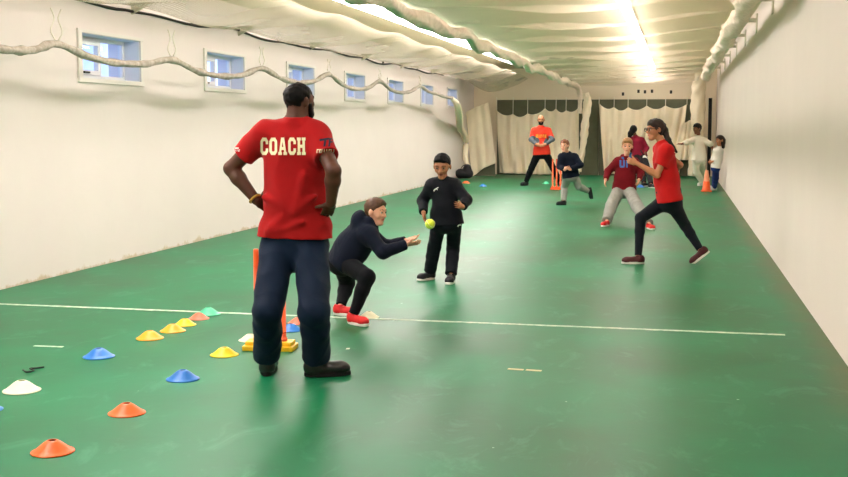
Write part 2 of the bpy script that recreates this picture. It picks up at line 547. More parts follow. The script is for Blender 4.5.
# ---- shell
bm = bmesh.new(); add_box(bm, (XL - 0.4, YN, -0.1), (XR + 0.2, YB, 0)); tag(from_bm('floor', bm, M_FLOOR), kind='structure')
bm = bmesh.new(); add_box(bm, (XL - 0.4, YN, ZC), (XR + 0.2, YB, ZC + 0.1)); tag(from_bm('ceiling', bm, M_CEIL), kind='structure')
bm = bmesh.new(); add_box(bm, (XR, YN, 0), (XR + 0.2, YB, ZC)); tag(from_bm('wall_right', bm, M_WALLR), kind='structure')
bm = bmesh.new(); add_box(bm, (XL - 0.4, YB, 0), (XR + 0.2, YB + 0.2, ZC)); tag(from_bm('wall_back', bm, M_BACK), kind='structure')
bm = bmesh.new(); add_box(bm, (XL - 0.4, YN - 0.2, 0), (XR + 0.2, YN, ZC)); tag(from_bm('wall_near', bm, M_WALLR), kind='structure')

WY = [(11.44 + 3.375 * i, 12.82 + 3.375 * i) for i in range(7)]
WZ0, WZ1 = 2.08, 2.56
DEP = 0.19
bm = bmesh.new()
add_box(bm, (XL - 0.4, YN, 0), (XL, YB, WZ0)); add_box(bm, (XL - 0.4, YN, WZ1), (XL, YB, ZC))
ys = [YN] + [v for w in WY for v in w] + [YB]
for i in range(0, len(ys), 2): add_box(bm, (XL - 0.4, ys[i], WZ0), (XL, ys[i + 1], WZ1))
tag(from_bm('wall_left', bm, M_WALL), kind='structure')

for i, (y0, y1) in enumerate(WY):
    xg = XL - DEP
    r = empty('window_%d' % (i + 1), (xg, y0, WZ0)); tag(r, kind='structure')
    Wd, Hd = y1 - y0, WZ1 - WZ0
    bm = bmesh.new()                                # outer frame: sits on the reveal
    for lo, hi in (((-.06, 0, 0), (0, Wd, .05)), ((-.06, 0, Hd - .05), (0, Wd, Hd)), ((-.06, 0, .05), (0, .05, Hd - .05)), ((-.06, Wd - .05, .05), (0, Wd, Hd - .05)),
                   ((-.06, Wd * .56 - .03, .05), (0, Wd * .56 + .03, Hd - .05))): add_box(bm, lo, hi, .006)
    from_bm('window_frame', bm, M_PVC, r)
    bm = bmesh.new()                                # opening sash in the near light
    a, b_ = .05, Wd * .56 - .03
    for lo, hi in (((-.03, a, .05), (.025, b_, .10)), ((-.03, a, Hd - .10), (.025, b_, Hd - .05)), ((-.03, a, .1), (.025, a + .05, Hd - .1)), ((-.03, b_ - .05, .1), (.025, b_, Hd - .1))): add_box(bm, lo, hi, .006)
    s = from_bm('window_sash', bm, M_PVC, r)
    bm = bmesh.new(); add_box(bm, (.025, (a + b_) / 2 - .06, .065), (.05, (a + b_) / 2 + .06, .085), .004); from_bm('handle', bm, M_BLACK, s)
    bm = bmesh.new(); add_box(bm, (-.04, .02, .02), (-.034, Wd - .02, Hd - .02)); from_bm('pane', bm, M_GLASS, r)
    bm = bmesh.new()                                # reveal lining
    for lo, hi in (((.0, 0, 0), (DEP, Wd, .006)), ((.0, 0, Hd - .006), (DEP, Wd, Hd)), ((.0, 0, 0), (DEP, .006, Hd)), ((.0, Wd - .006, 0), (DEP, Wd, Hd))): add_box(bm, lo, hi)
    from_bm('reveal', bm, M_REVEAL, r)
    bm = bmesh.new()                                # raised flat trim around the hole
    x0, x1, t = DEP, DEP + .025, .085
    for lo, hi in (((x0, -t, -t * .6), (x1, Wd + t, 0)), ((x0, -t, Hd), (x1, Wd + t, Hd + t * .5)), ((x0, -t, 0), (x1, 0, Hd)), ((x0, Wd, 0), (x1, Wd + t * .6, Hd))): add_box(bm, lo, hi, .004)
    from_bm('trim', bm, M_TRIM, r)

# ---- dark green boards on the end wall, gathered canvas hung in front
YP = YB - 0.04
def board(name, x0, x1, label):
    bm = bmesh.new(); add_box(bm, (x0, YP, 0.0), (x1, YB - 0.002, 2.33), 0.004)
    return tag(from_bm(name, bm, M_DARKP), label, 'wall board', 'dark boards on the end wall')
xs = [at(497, 140, YP)[0], at(599, 140, YP)[0], at(697, 140, YP)[0]]
board('wall_board', xs[0], xs[1] - .01, 'dark green wall board behind the left canvas curtain and the gap beside it')
board('wall_board', xs[1], xs[2], 'dark green wall board behind the right canvas curtain')


def canvas(name, top, bot, depth, label, seed, folds=7, amp=0.09, mtl=None, thick=0.012, group=None, yfun=None):
    """hung cloth: top and bottom edges given as points (x, z); vertical folds, slight belly"""
    rng = np.random.default_rng(seed); nu, nv = 90, 46
    tx = np.array(top); bx = np.array(bot)
    tt = np.linspace(0, 1, nu)
    def samp(e):
        s = np.concatenate([[0], np.cumsum(np.abs(np.diff(e[:, 0])))]); s /= s[-1]
        return np.stack([np.interp(tt, s, e[:, 0]), np.interp(tt, s, e[:, 1])], 1)
    T, B = samp(tx), samp(bx)
    ph = rng.uniform(0, 6.28, 4)
    V = []
    for j in range(nv):
        v = j / (nv - 1)
        for i in range(nu):
            u = tt[i]
            p = T[i] * (1 - v) + B[i] * v
            f = amp * (0.5 * math.sin(folds * 6.28 * (u + .05 * math.sin(3 * v + ph[0])) + ph[1]) + 0.3 * math.sin(folds * 9.7 * u + 2.2 * v + ph[2]) + .35 * math.sin(5 * v + 6 * u + ph[3])) * (0.35 + 0.65 * v)
            V.append((p[0], depth + f + (yfun(u, v) if yfun else 0), p[1]))
    Fc = [(j * nu + i, j * nu + i + 1, (j + 1) * nu + i + 1, (j + 1) * nu + i) for j in range(nv - 1) for i in range(nu - 1)]
    o = pyd(name, V, Fc, mtl or M_CANVAS, smooth=True)
    md = o.modifiers.new('thickness', 'SOLIDIFY'); md.thickness = thick
    return tag(o, label, 'curtain', group)


def edge(pts, Y):
    return [(lambda p: (p[0], p[2]))(at(x, y, Y)) for x, y in pts]


YC = YB - 0.22
def scallop(ties, sag, Y):
    out = []
    for i in range(len(ties) - 1):
        (xa, ya), (xb, yb) = ties[i], ties[i + 1]
        for k in range(10):
            t = k / 10.0; out.append((xa + (xb - xa) * t, ya + (yb - ya) * t + sag * 4 * t * (1 - t)))
    out.append(ties[-1]); return edge(out, Y)
t1 = [(496.5, 110), (513, 114), (527.6, 113.5), (545, 108), (556, 108.5), (566, 110), (579, 107)]
t2 = [(599, 103), (614, 107), (628, 107), (646.7, 105.5), (665.5, 105.5), (687, 104)]
c1 = canvas('canvas_curtain', scallop(t1, 3.2, YC), edge([(499, 173.0), (540, 174.5), (579, 174)], YC), YC, 'cream canvas curtain tied up behind the bald man in red', 3, folds=7, amp=.15, group=None)
c2 = canvas('canvas_curtain', scallop(t2, 3.6, YC), edge([(604, 174), (640, 174.5), (679, 174.5)], YC), YC, 'wide cream canvas curtain behind the running children, right half of the end wall', 5, folds=8, amp=.15)
YC3 = YB - 0.42
c3 = canvas('canvas_curtain', edge([(683, 124), (690, 120), (697, 125)], YC3), edge([(677, 160), (687, 160), (697, 157)], YC3), YC3, 'short cream canvas drape behind the boy in white, ending above the floor', 9, folds=3, amp=.06)
for cu, ties in ((c1, t1), (c2, t2)):
    for x, y in ties:
        p = at(x, y, YC); q = at(x + .2, 97.5, YP - .01)
        o = tubes('tie_cord', [[p + V3(0, 0, -.02), lerp(p, q, .5) + V3(0, 0, -.01), q]], 0.011, M_WCORD, cu)
# small hooks in the wall over the right curtain
for i, (x, y) in enumerate(((623, 94), (638.5, 91.3), (645, 91.8), (652, 91.2), (671, 92))):
    p = at(x, y, YB); r = empty('wall_hook', p); tag(r, 'small dark hook in the cream wall above the right canvas curtain', 'hook', 'hooks above the right curtain')
    bm = bmesh.new(); add_box(bm, (-.035, -.012, -.05), (.035, 0, .05), .005); from_bm('back_plate', bm, M_CORD, r)
    tubes('hook_arm', [[V3(0, -.01, .02), V3(0, -.07, 0), V3(0, -.09, .03)]], .010, M_CORD, r)

# ---- loose canvas hung in the far left corner, with a dark board behind it
YK = 34.6
def yk(u, v): return 0.0
lc = canvas('corner_canvas', edge([(466, 112), (476, 107), (488, 102.5)], YK), edge([(472, 177), (484, 168), (496.5, 163)], YK), YK, 'cream canvas sheet hanging askew in the far left corner', 12, folds=2, amp=.07)
bm = bmesh.new()
p0, p1 = at(474, 178.5, YK + .1), at(498, 176, YK + .7)
bm2 = [(p0[0], YK + .12, 0), (p1[0], YK + .12, 0), (p1[0] - .02, YK + .12, .62), (p0[0] - .02, YK + .12, .36)]
V = bm2 + [(x, y + .05, z) for x, y, z in bm2]
tag(pyd('floor_board', V, [(0, 1, 2, 3), (7, 6, 5, 4), (0, 4, 5, 1), (1, 5, 6, 2), (2, 6, 7, 3), (3, 7, 4, 0)], M_DARKP), 'dark board standing on the floor under the askew corner canvas', 'board')

# ================================================================== NETTING AND LIGHTS
def sheet(name, x0, x1, y0, y1, zf, nx, ny, m):
    V = []
    for j in range(ny):
        y = y0 + (y1 - y0) * j / (ny - 1)
        for i in range(nx):
            xa = x0(y) if callable(x0) else x0; x = xa + (x1 - xa) * i / (nx - 1); V.append((x, y, zf(i / (nx - 1), y)))
    Fc = [(j * nx + i, j * nx + i + 1, (j + 1) * nx + i + 1, (j + 1) * nx + i) for j in range(ny - 1) for i in range(nx - 1)]
    return pyd(name, V, Fc, m, smooth=True)


def sag(y, pitch, ph=0.0):
    t = ((y + ph) / pitch) % 1.0
    return 4 * t * (1 - t)


def z_left(u, y):
    end = max(0.0, (y - 31.0) / 3.5)
    w = 2.92 + 0.10 * u - 0.15 * sag(y + 1.2 * u + .15 * math.sin(5 * u), 3.37, 1.0) * min(1.0, 3 * u) * (1 - .8 * u * u) - 0.06 * math.sin(3.1 * u) + 0.02 * math.sin(2.1 * y + 7 * u)
    return w - 0.20 * end ** 2 * (4 * u * (1 - u) + .3)


def z_right(u, y):
    end = max(0.0, (y - 31.0) / 3.5)
    arch = (4 * u * (1 - u)) ** .7
    w = 2.74 + 0.12 * u + 0.12 * arch - 0.13 * sag(y - 1.6 * arch + .25 * math.sin(9 * u), 2.3) * (0.25 + arch) + 0.015 * math.sin(3.3 * y + 5 * u)
    return w - 0.06 * end ** 2 * arch


nl = sheet('overhead_net', -6.19, -4.40, -3.5, 34.5, z_left, 26, 340, M_NET)
tag(nl, 'sagging white netting slung under the ceiling along the left wall', 'netting')
nr = sheet('overhead_net', lambda y: -2.36 - .0135 * min(y, 33), 0.54, -3.5, 34.5, z_right, 40, 380, M_NET2)
tag(nr, 'sagging white netting slung under the ceiling between centre and right net rolls', 'netting')

# border rope of the left net with its brackets
pts = [V3(XL + .021, y, 2.915 + .035 * math.sin(y * 1.9) * math.sin(y * .7) - .02 * sag(y, 3.37, 1.0)) for y in np.linspace(-3.5, 31.0, 150)]
rp = tube('border_rope', pts, 0.017, M_CORD, n=7, jitter=.2, seed=3)
for y in np.arange(-2.5, 31, 1.685): box('wall_loop', (XL + .0002, y - .012, 2.895), (XL + .034, y + .012, 2.935), M_CORD, rp)
rp.parent = nl
for k in range(10):
    y = 2.55 + 3.37 * k
    r = empty('wall_bracket', (XL, y, 2.86)); tag(r, 'small cream triangular wall bracket holding the net along the left wall', 'bracket', 'brackets along the left wall')
    pyd('gusset', [(0, -.02, 0), (0, -.02, .12), (.24, -.02, .12), (0, .02, 0), (0, .02, .12), (.24, .02, .12)], [(0, 1, 2), (5, 4, 3), (0, 3, 4, 1), (1, 4, 5, 2), (2, 5, 3, 0)], M_STEEL, r)
    bm = bmesh.new(); add_box(bm, (0, -.05, .12), (.30, .05, .135), .002); from_bm('top_plate', bm, M_STEEL, r)

# ---- gathered divider net: a thick roll along the middle, dropping to the floor at the far end
def roll(name, path, rad, seed, m, label, extra=None, lobes=5):
    P = catmull(path, 10); rng = np.random.default_rng(seed)
    s = np.linspace(0, 1, len(P))
    R = rad * (1 + .16 * np.sin(s * 70 + rng.uniform(0, 6)) + .10 * np.sin(s * 131 + 1))
    o = tube(name, P, R, m, n=18, lobes=lobes, lob=.13, seed=seed)
    return tag(o, label, 'netting')
path = []
for i, y in enumerate(np.arange(-3.0, 33.0, 1.1)):
    path.append(V3(-2.48 - .0135 * y + .03 * math.sin(i * 1.3), y, 2.70 - .05 * (i % 2) + .02 * math.sin(i * 2.1)))
path += [V3(-2.93, 33.6, 2.70), V3(-2.93, 34.8, 2.62), V3(-2.90, 35.15, 2.35), V3(-2.92, 35.2, 1.9)]
P_c = path
roll_c = roll('divider_net', path, .075, 4, M_NETB, 'thick cream roll of gathered divider net running down the middle of the ceiling')
hang = [at(586, 93, 35.2), at(587.5, 102, 35.2), at(585, 125, 35.2), at(583, 145, 35.2), at(580, 165, 35.2), at(579.5, 172, 35.2)]
P = catmull(hang, 10)
tube('hanging_end', P, np.interp(np.linspace(0, 1, len(P)), [0, .25, .7, 1], [.075, .115, .085, .05]), M_CANVAS, roll_c, n=16, lobes=4, lob=.2, seed=8)
path = [V3(.70 + .03 * math.sin(i * 1.7), y, 2.93 - .06 * (i % 2)) for i, y in enumerate(np.arange(-3.0, 34.5, 1.15))]
roll_r = roll('divider_net', path, .105, 6, M_NETB, 'thick cream roll of gathered net along the top of the right wall')
hang = [at(700, 74, 34.7), at(699, 84, 34.9), at(698, 100, 35.0), at(697.5, 130, 35.0), at(694, 160, 35.0), at(692, 176, 35.0)]
P = catmull(hang, 10)
tube('hanging_end', P, np.interp(np.linspace(0, 1, len(P)), [0, .3, .7, 1], [.12, .20, .17, .12]), M_CANVAS, roll_r, n=16, lobes=4, lob=.16, seed=18)
for k in range(11):
    y = 3.0 + 3.0 * k
    r = empty('net_bracket', (XR, y, 3.09)); tag(r, 'cream steel bracket fixing the gathered net to the right wall', 'bracket', 'brackets along the right wall')
    bm = bmesh.new(); add_box(bm, (-.36, -.05, .0), (0, .05, .05), .004); from_bm('arm', bm, M_STEEL, r)
    bm = bmesh.new(); add_box(bm, (-.02, -.09, -.16), (0, .09, .12), .004); from_bm('wall_plate', bm, M_STEEL, r)
p = at(708.5, 178, 35.55)
bm = bmesh.new(); add_box(bm, (-.05, -.05, 0), (.05, .05, 2.35), .006)
tag(from_bm('post', bm, M_BLACK, None, (p[0], 35.55, 0)), 'slim black post against the end wall near the right corner', 'post')

# ---- swagged net rope in front of the left windows, slung from chains
XS = -5.75
tie = [(-90, 34), (57, 44), (172, 60), (262, 68.5), (329, 74.5), (380, 81.5), (420, 86.5), (452, 98)]
low = [(10, 50), (118, 63), (220, 76), (298, 82.5), (356, 89), (400, 92.5), (437, 94)]
pp = []
for i in range(len(tie)):
    pp.append(atx(*tie[i], XS))
    if i < len(low):
        a, l, b_ = atx(*tie[i], XS), atx(*low[i], XS), atx(*tie[i + 1], XS)
        pp += [lerp(a, l, .5) + V3(0, 0, -.25 * abs(a[2] - l[2])), l, lerp(l, b_, .5) + V3(0, 0, -.25 * abs(b_[2] - l[2]))]
P = catmull(pp, 9); s = np.linspace(0, 1, len(P))
sw = tube('net_swag', P, .036 * (1 + .12 * np.sin(s * 160) + .08 * np.sin(s * 311)), M_NETG, n=14, lobes=4, lob=.12, seed=5)
tag(sw, 'grey-white swag of gathered net looped in front of the left windows', 'netting')
for i in range(1, 7):
    a = atx(*tie[i], XS)
    for dx in (-.07, .07):
        ch = [a + V3(0, dx * .3, .03)] + [a + V3(0, dx * (1 + .5 * math.sin(k)), .06 + (2.66 - a[2] - .06) * k / 7.0) for k in range(1, 8)]
        tubes('tie_chain', [ch], .0075, M_WCORD, sw, n=6)
# the end of the swag falls to the floor in the corner
a = P[-1]
fall = [a, atx(458, 108, XS + .02), at(461, 135, 33.6), at(466, 160, 33.7), at(470, 179, 33.8)]
fp = catmull(fall, 8); fp[:, 2] = np.maximum(fp[:, 2], .07)
fp[:, 0] = np.maximum(fp[:, 0], XL + .14)
(tube('hanging_end', fp, np.interp(np.linspace(0, 1, len(fp)), [0, .3, 1], [.05, .10, .07]), M_CANVAS, sw, n=12, lobes=4, lob=.15, seed=9))

# ---- fluorescent battens in two rows
def lights(x, ys, w, lab, grp):
    for k, y in enumerate(ys):
        r = empty('ceiling_light', (x, y, ZC)); tag(r, lab, 'light', grp)
        bm = bmesh.new(); add_box(bm, (-w / 2, -.76, -.06), (w / 2, .76, 0), .004); from_bm('housing', bm, M_PVC, r)
        bm = bmesh.new(); add_box(bm, (-w / 2 + .015, -.745, -.11), (w / 2 - .015, .745, -.06), .012); from_bm('diffuser', bm, M_LIGHT, r)
lights(-4.24, np.arange(2.02, 32.6, 1.54), .40, 'lit fluorescent batten in the row left of the middle net roll', 'left row of ceiling lights')
lights(-0.76, np.arange(2.02, 34.6, 1.54), .15, 'lit fluorescent batten in the row above the right bay of netting', 'right row of ceiling lights')  # last batten added beyond the row's real end to brighten the far wall

# ---- painted crease line and tapes on the floor
def strip(name, a, b, w, m):
    a, b = V3(*a), V3(*b); d = unit(b - a); n = V3(-d[1], d[0], 0) * w / 2
    q = [a - n, b - n, b + n, a + n]
    V = [(p[0], p[1], .0) for p in q] + [(p[0], p[1], .0025) for p in q]
    return pyd(name, V, [(3, 2, 1, 0), (4, 5, 6, 7), (0, 1, 5, 4), (1, 2, 6, 5), (2, 3, 7, 6), (3, 0, 4, 7)], m)
tag(strip('floor_line', (-6.0, 9.0, 0), floor_pt(785, 335), .05, M_LINE), kind='structure')
tag(strip('tape_strip', floor_pt(508, 369), floor_pt(523.5, 370), .035, M_TAPE), 'short cream tape strip on the floor, left of a pair', 'tape')
tag(strip('tape_strip', floor_pt(526, 370), floor_pt(541.5, 371), .035, M_TAPE), 'short cream tape strip on the floor, right of a pair', 'tape')
tag(strip('tape_strip', floor_pt(34, 346), floor_pt(63, 347), .03, M_LINE), 'pale tape strip on the floor left of the blue marker cone', 'tape')

# world
W = bpy.data.worlds.new('sky'); SC.world = W; W.use_nodes = True
wt = W.node_tree; bg = wt.nodes['Background']
tc = wt.nodes.new('ShaderNodeTexCoord'); nz = wt.nodes.new('ShaderNodeTexNoise'); nz.inputs['Scale'].default_value = 7.0; nz.inputs['Detail'].default_value = 5
cr = wt.nodes.new('ShaderNodeValToRGB')
cr.color_ramp.elements[0].position = .46; cr.color_ramp.elements[0].color = lin((104, 150, 240))
cr.color_ramp.elements[1].position = .70; cr.color_ramp.elements[1].color = lin((244, 248, 255))
wt.links.new(tc.outputs['Generated'], nz.inputs['Vector']); wt.links.new(nz.outputs['Fac'], cr.inputs['Fac']); wt.links.new(cr.outputs['Color'], bg.inputs['Color'])
bg.inputs['Strength'].default_value = 2.2

# ================================================================== MARKER CONES, STUMPS, BALL
def plastic(name, rgb):
    return mat(name, rgb, 0.42, var=0.10, vscale=14, spec=0.45)


P_OR, P_BL, P_YE, P_AM, P_WH, P_GR, P_SA = (plastic('orange_plastic', (238, 100, 34)), plastic('blue_plastic', (42, 116, 200)), plastic('yellow_plastic', (232, 205, 30)),
    plastic('amber_plastic', (238, 165, 30)), plastic('white_plastic', (226, 222, 190)), plastic('green_plastic', (70, 185, 140)), plastic('salmon_plastic', (226, 110, 80)))
disc_me = None


def disc(px, py, w_px, m, label, tilt=0.0, z=0.0, back=True):
    """flexible disc marker: shallow flared dome with a hole at the top; (px, py) is the lowest point of its rim in the photo"""
    global disc_me
    p = floor_pt(px, py)
    d = math.hypot(p[0], p[1]); r = w_px * (CAM_M.T @ (p - CAM_C))[2] / FPX / 2
    c = p + V3(p[0] / d, p[1] / d, 0) * r * 0.98
    if disc_me is None:
        prof = [(.098, 0), (.100, .003), (.098, .006), (.088, .010), (.072, .021), (.055, .035), (.040, .047), (.030, .053), (.024, .0565), (.019, .057), (.018, .054), (.027, .049), (.040, .041), (.055, .030), (.072, .016), (.088, .005), (.096, .0015)]
        o = lathe('disc_cone', prof, None, n=48); disc_me = o.data
        disc_me.materials.append(m)
    else:
        o = bpy.data.objects.new('disc_cone', disc_me); COL.objects.link(o)
    o.location = (c[0], c[1], 0.0005 + z)
    s = r / .1
    o.scale = (s, s, max(.8, min(1.25, s)))
    o.rotation_euler = (tilt, 0, px)
    if m is not disc_me.materials[0]:
        o.material_slots[0].link = 'OBJECT'; o.material_slots[0].material = m
    return tag(o, label, 'marker cone', 'disc cones on the floor')


disc(53, 458, 44, P_OR, 'orange disc cone nearest the camera, lowest in the left row')
disc(127, 418, 38, P_OR, 'orange disc cone between the nearest orange one and a blue one')
disc(183, 383, 34, P_BL, 'blue disc cone on the floor left of the coach, lower of two blue ones')
disc(224.5, 358, 29, P_YE, 'yellow disc cone on its own just left of the yellow stump base')
disc(22, 395, 38, P_WH, 'cream white disc cone near the left picture edge')
disc(-14, 414, 34, P_BL, 'blue disc cone cut off by the left picture edge')
disc(99, 360, 32, P_BL, 'blue disc cone with a dark top hole beside the pale tape strip')
disc(150, 341, 28, P_AM, 'amber disc cone at the near end of the tight diagonal line')
disc(173, 333.5, 26, P_AM, 'amber disc cone second in the tight diagonal line')
disc(185, 327, 23, P_YE, 'yellow disc cone third in the tight diagonal line')
disc(199, 320.5, 21, P_SA, 'salmon red disc cone right in front of the mint green one')
disc(208.5, 316.5, 25, P_GR, 'mint green disc cone at the far end of the diagonal line')
disc(250, 342.5, 23, P_WH, 'white disc cone peeking out behind the yellow stump base')
disc(291, 332.5, 24, P_BL, 'blue disc cone seen between the legs of the coach')
disc(298, 325, 21, P_SA, 'salmon pink disc cone beside the right leg of the coach')
disc(369, 319, 21, P_WH, 'white disc cone touching the crease line by the red trainers')
disc(466, 183.5, 9, P_OR, 'tiny orange disc cone by the black bag in the far left corner')
disc(483, 186.5, 8, P_BL, 'tiny blue disc cone on the far floor in front of the corner canvas')
disc(546, 184, 8, P_GR, 'tiny green disc cone under the bald man in red')
disc(640.5, 187.5, 9, P_BL, 'tiny blue disc cone behind the boy in maroon')

# ---- plastic stumps
M_STO = plastic('stump_orange', (240, 92, 34)); M_BASEY = plastic('base_yellow', (240, 190, 30))


def stumps(loc, rz, base_m, label, hgt=.71, gap=.095, bw=.36):
    r = empty('stump_set', loc, rz); tag(r, label, 'cricket stumps')
    bm = bmesh.new(); add_box(bm, (-bw / 2, -.095, 0), (bw / 2, .095, .034), .008)
    add_box(bm, (-bw / 2 + .014, -.07, .03), (bw / 2 - .014, .07, .062), .012)
    from_bm('base', bm, base_m, r)
    for k in (-1, 0, 1):
        st = lathe('stump', [(.0005, .05), (.027, .052), (.026, .085), (.0195, .075), (.019, hgt - .02), (.017, hgt - .004), (.012, hgt), (.0005, hgt)], M_STO, r, n=20)
        st.location = (k * gap, 0, 0.0)
        for z in (.12, hgt - .12):
            bm = bmesh.new()
            bmesh.ops.create_cone(bm, cap_ends=True, segments=20, radius1=.0205, radius2=.0205, depth=.012, matrix=Matrix.Translation((0, 0, z)))
            from_bm('ring', bm, M_STO, st)
    return r


p = floor_pt(270.5, 349)
stumps((p[0], p[1], 0), 0.10, M_BASEY, 'orange plastic stumps on a yellow base behind the coach')
p = floor_pt(556.5, 189.5)
stumps((p[0], p[1], 0), 0.05, M_STO, 'orange plastic stumps on an orange base beside the bald man in red', hgt=.74, gap=.095, bw=.30)
# leaning road cone by the right wall
p = floor_pt(706.3, 191.5)
M_PALE = plastic('faded_orange', (236, 150, 110))
r = empty('training_cone', (p[0], p[1], 0)); tag(r, 'tall orange cone with a faded top standing by the right wall', 'cone')
bm = bmesh.new(); add_box(bm, (-.125, -.125, 0), (.125, .125, .03), .012); from_bm('base', bm, M_STO, r)
lathe('cone_body', [(.105, .028), (.10, .04), (.072, .24), (.070, .24)], M_STO, r, n=28)
lathe('cone_top', [(.072, .24), (.038, .49), (.032, .50), (.026, .49)], M_PALE, r, n=28)

# ---- black bag in the corner, cord on the floor
f = Field(); b0 = at(464.5, 177.5, 33.0); b0[2] = 0
f.cone(b0 + V3(-.13, 0, .14), b0 + V3(.13, 0, .14), (.15, .14), (.14, .13), k=.05, w=(0, 1, 0)).ell(b0 + V3(.08, 0, .28), (.12, .12, .15), k=.06).cut(b0 + V3(0, 0, .003), (0, 0, -1))
bag, _, _ = soft('kit_bag', f, .02, mat('black_nylon', (30, 30, 34), .6, var=.3, vscale=9), None, b0, amp=.012, freq=16, root=True)
tag(bag, 'black kit bag slumped on the floor in the far left corner', 'bag')
tubes('strap', [catmull([V3(-.12, -.16, .2), V3(-.03, -.2, .36), V3(.08, -.14, .42)], 6)], .012, M_BLACK, bag)
cp = [floor_pt(x, y, .005) for x, y in ((23, 370), (27, 372), (34, 370.5), (30, 368.5), (36, 368), (44, 367))]
tag(tube('cord', catmull(cp, 8), .0055, M_BLACK, n=8, base=cp[0] * V3(1, 1, 0)), 'short black cord lying curled on the floor near the white cone', 'cord')
pp_ = floor_pt(348, 349)
tag(pyd('paper_scrap', [(-.012, -.02, .001), (.014, -.012, .001), (.010, .02, .005), (-.015, .014, .003)], [(0, 1, 2, 3)], M_WCORD, None, pp_), 'tiny white paper scrap on the floor right of the coach', 'paper')

# ================================================================== PEOPLE
SK_BROWN = mat('brown_skin', (128, 82, 58), 0.5, var=.06, vscale=30, sss=.08)
SK_DARK = mat('deep_brown_skin', (84, 50, 36), 0.5, var=.06, vscale=30, sss=.08)
SK_TAN = mat('tan_skin', (186, 128, 92), 0.5, var=.05, vscale=30, sss=.1)
SK_OLIVE = mat('olive_skin', (168, 114, 82), 0.5, var=.05, vscale=30, sss=.1)
SK_FAIR = mat('fair_skin', (226, 170, 142), 0.5, var=.05, vscale=30, sss=.12)
LIP_F = mat('pale_lips', (196, 116, 104), .45); LIP_D = mat('brown_lips', (128, 70, 60), .45)
H_BLACK = mat('black_hair', (11, 9, 9), .6, spec=.15, var=.4, vscale=60, bump=.5, bscale=160)
H_BROWN = mat('brown_hair', (86, 58, 38), .55, var=.35, vscale=60, bump=.5, bscale=160)
H_DBROWN = mat('dark_brown_hair', (46, 30, 24), .5, var=.4, vscale=60, bump=.5, bscale=160)
H_BLOND = mat('sandy_hair', (164, 118, 72), .55, var=.35, vscale=60, bump=.5, bscale=160)
H_AUBURN = mat('auburn_hair', (122, 72, 44), .55, var=.35, vscale=60, bump=.5, bscale=160)
EYE_W = mat('eye_white', (206, 198, 190), .3); EYE_D = mat('dark_iris', (34, 22, 16), .25)


def cloth(name, rgb, var=.12, **kw):
    return mat(name, rgb, kw.pop('rough', .85), var=var, vscale=kw.pop('vscale', 7), bump=.25, bscale=220, sheen=.04, spec=.12)


C_RED = cloth('red_jersey', (164, 22, 24)); C_RED2 = cloth('red_shirt', (182, 26, 26)); C_RED3 = cloth('red_football_shirt', (214, 58, 40))
C_NAVYT = cloth('navy_trousers', (11, 28, 50), rough=.7); C_NAVYH = cloth('navy_hoodie', (15, 22, 38)); C_BLACKT = cloth('black_tracksuit', (13, 16, 24), rough=.7)
C_BLACK = cloth('black_trousers', (12, 14, 19)); C_GREY = cloth('grey_joggers', (150, 150, 144)); C_MAROON = cloth('maroon_hoodie', (108, 15, 25)); C_MAROON2 = cloth('maroon_top', (136, 30, 52))
C_LEG = cloth('charcoal_leggings', (22, 27, 34), var=.05); C_WHITE = cloth('white_cricket_kit', (236, 228, 208), var=.05); C_WOOL = cloth('white_jumper', (228, 222, 214), var=.08); C_BLUE = cloth('blue_trousers', (34, 56, 120))
C_SLATE = cloth('grey_sleeves', (88, 96, 104)); C_BLUEH = cloth('blue_hood_lining', (64, 104, 168))
L_BLK = mat('black_leather', (26, 22, 22), .38, spec=.5); L_RED = mat('red_trainers', (206, 36, 36), .6, var=.15, vscale=25); L_MAR = mat('maroon_trainers', (72, 24, 28), .6, var=.2, vscale=25); L_WHT = mat('white_trainers', (226, 224, 220), .55)
L_BLKT = mat('black_trainers', (26, 27, 32), .6); S_WHT = mat('white_sole', (224, 220, 212), .6); S_BLK = mat('black_sole', (20, 19, 18), .7); S_LACE = mat('lace', (200, 190, 185), .8)
PR_CREAM = mat('cream_print', (238, 226, 186), .7); PR_WHITE = mat('white_print', (236, 234, 228), .7); PR_INK = mat('dark_print', (30, 28, 50), .7); PR_YEL = mat('yellow_print', (238, 180, 60), .7); PR_BLUE = mat('blue_print', (62, 108, 180), .7)
M_FRAME = mat('black_spectacles', (18, 16, 16), .3)

_shoe = {}


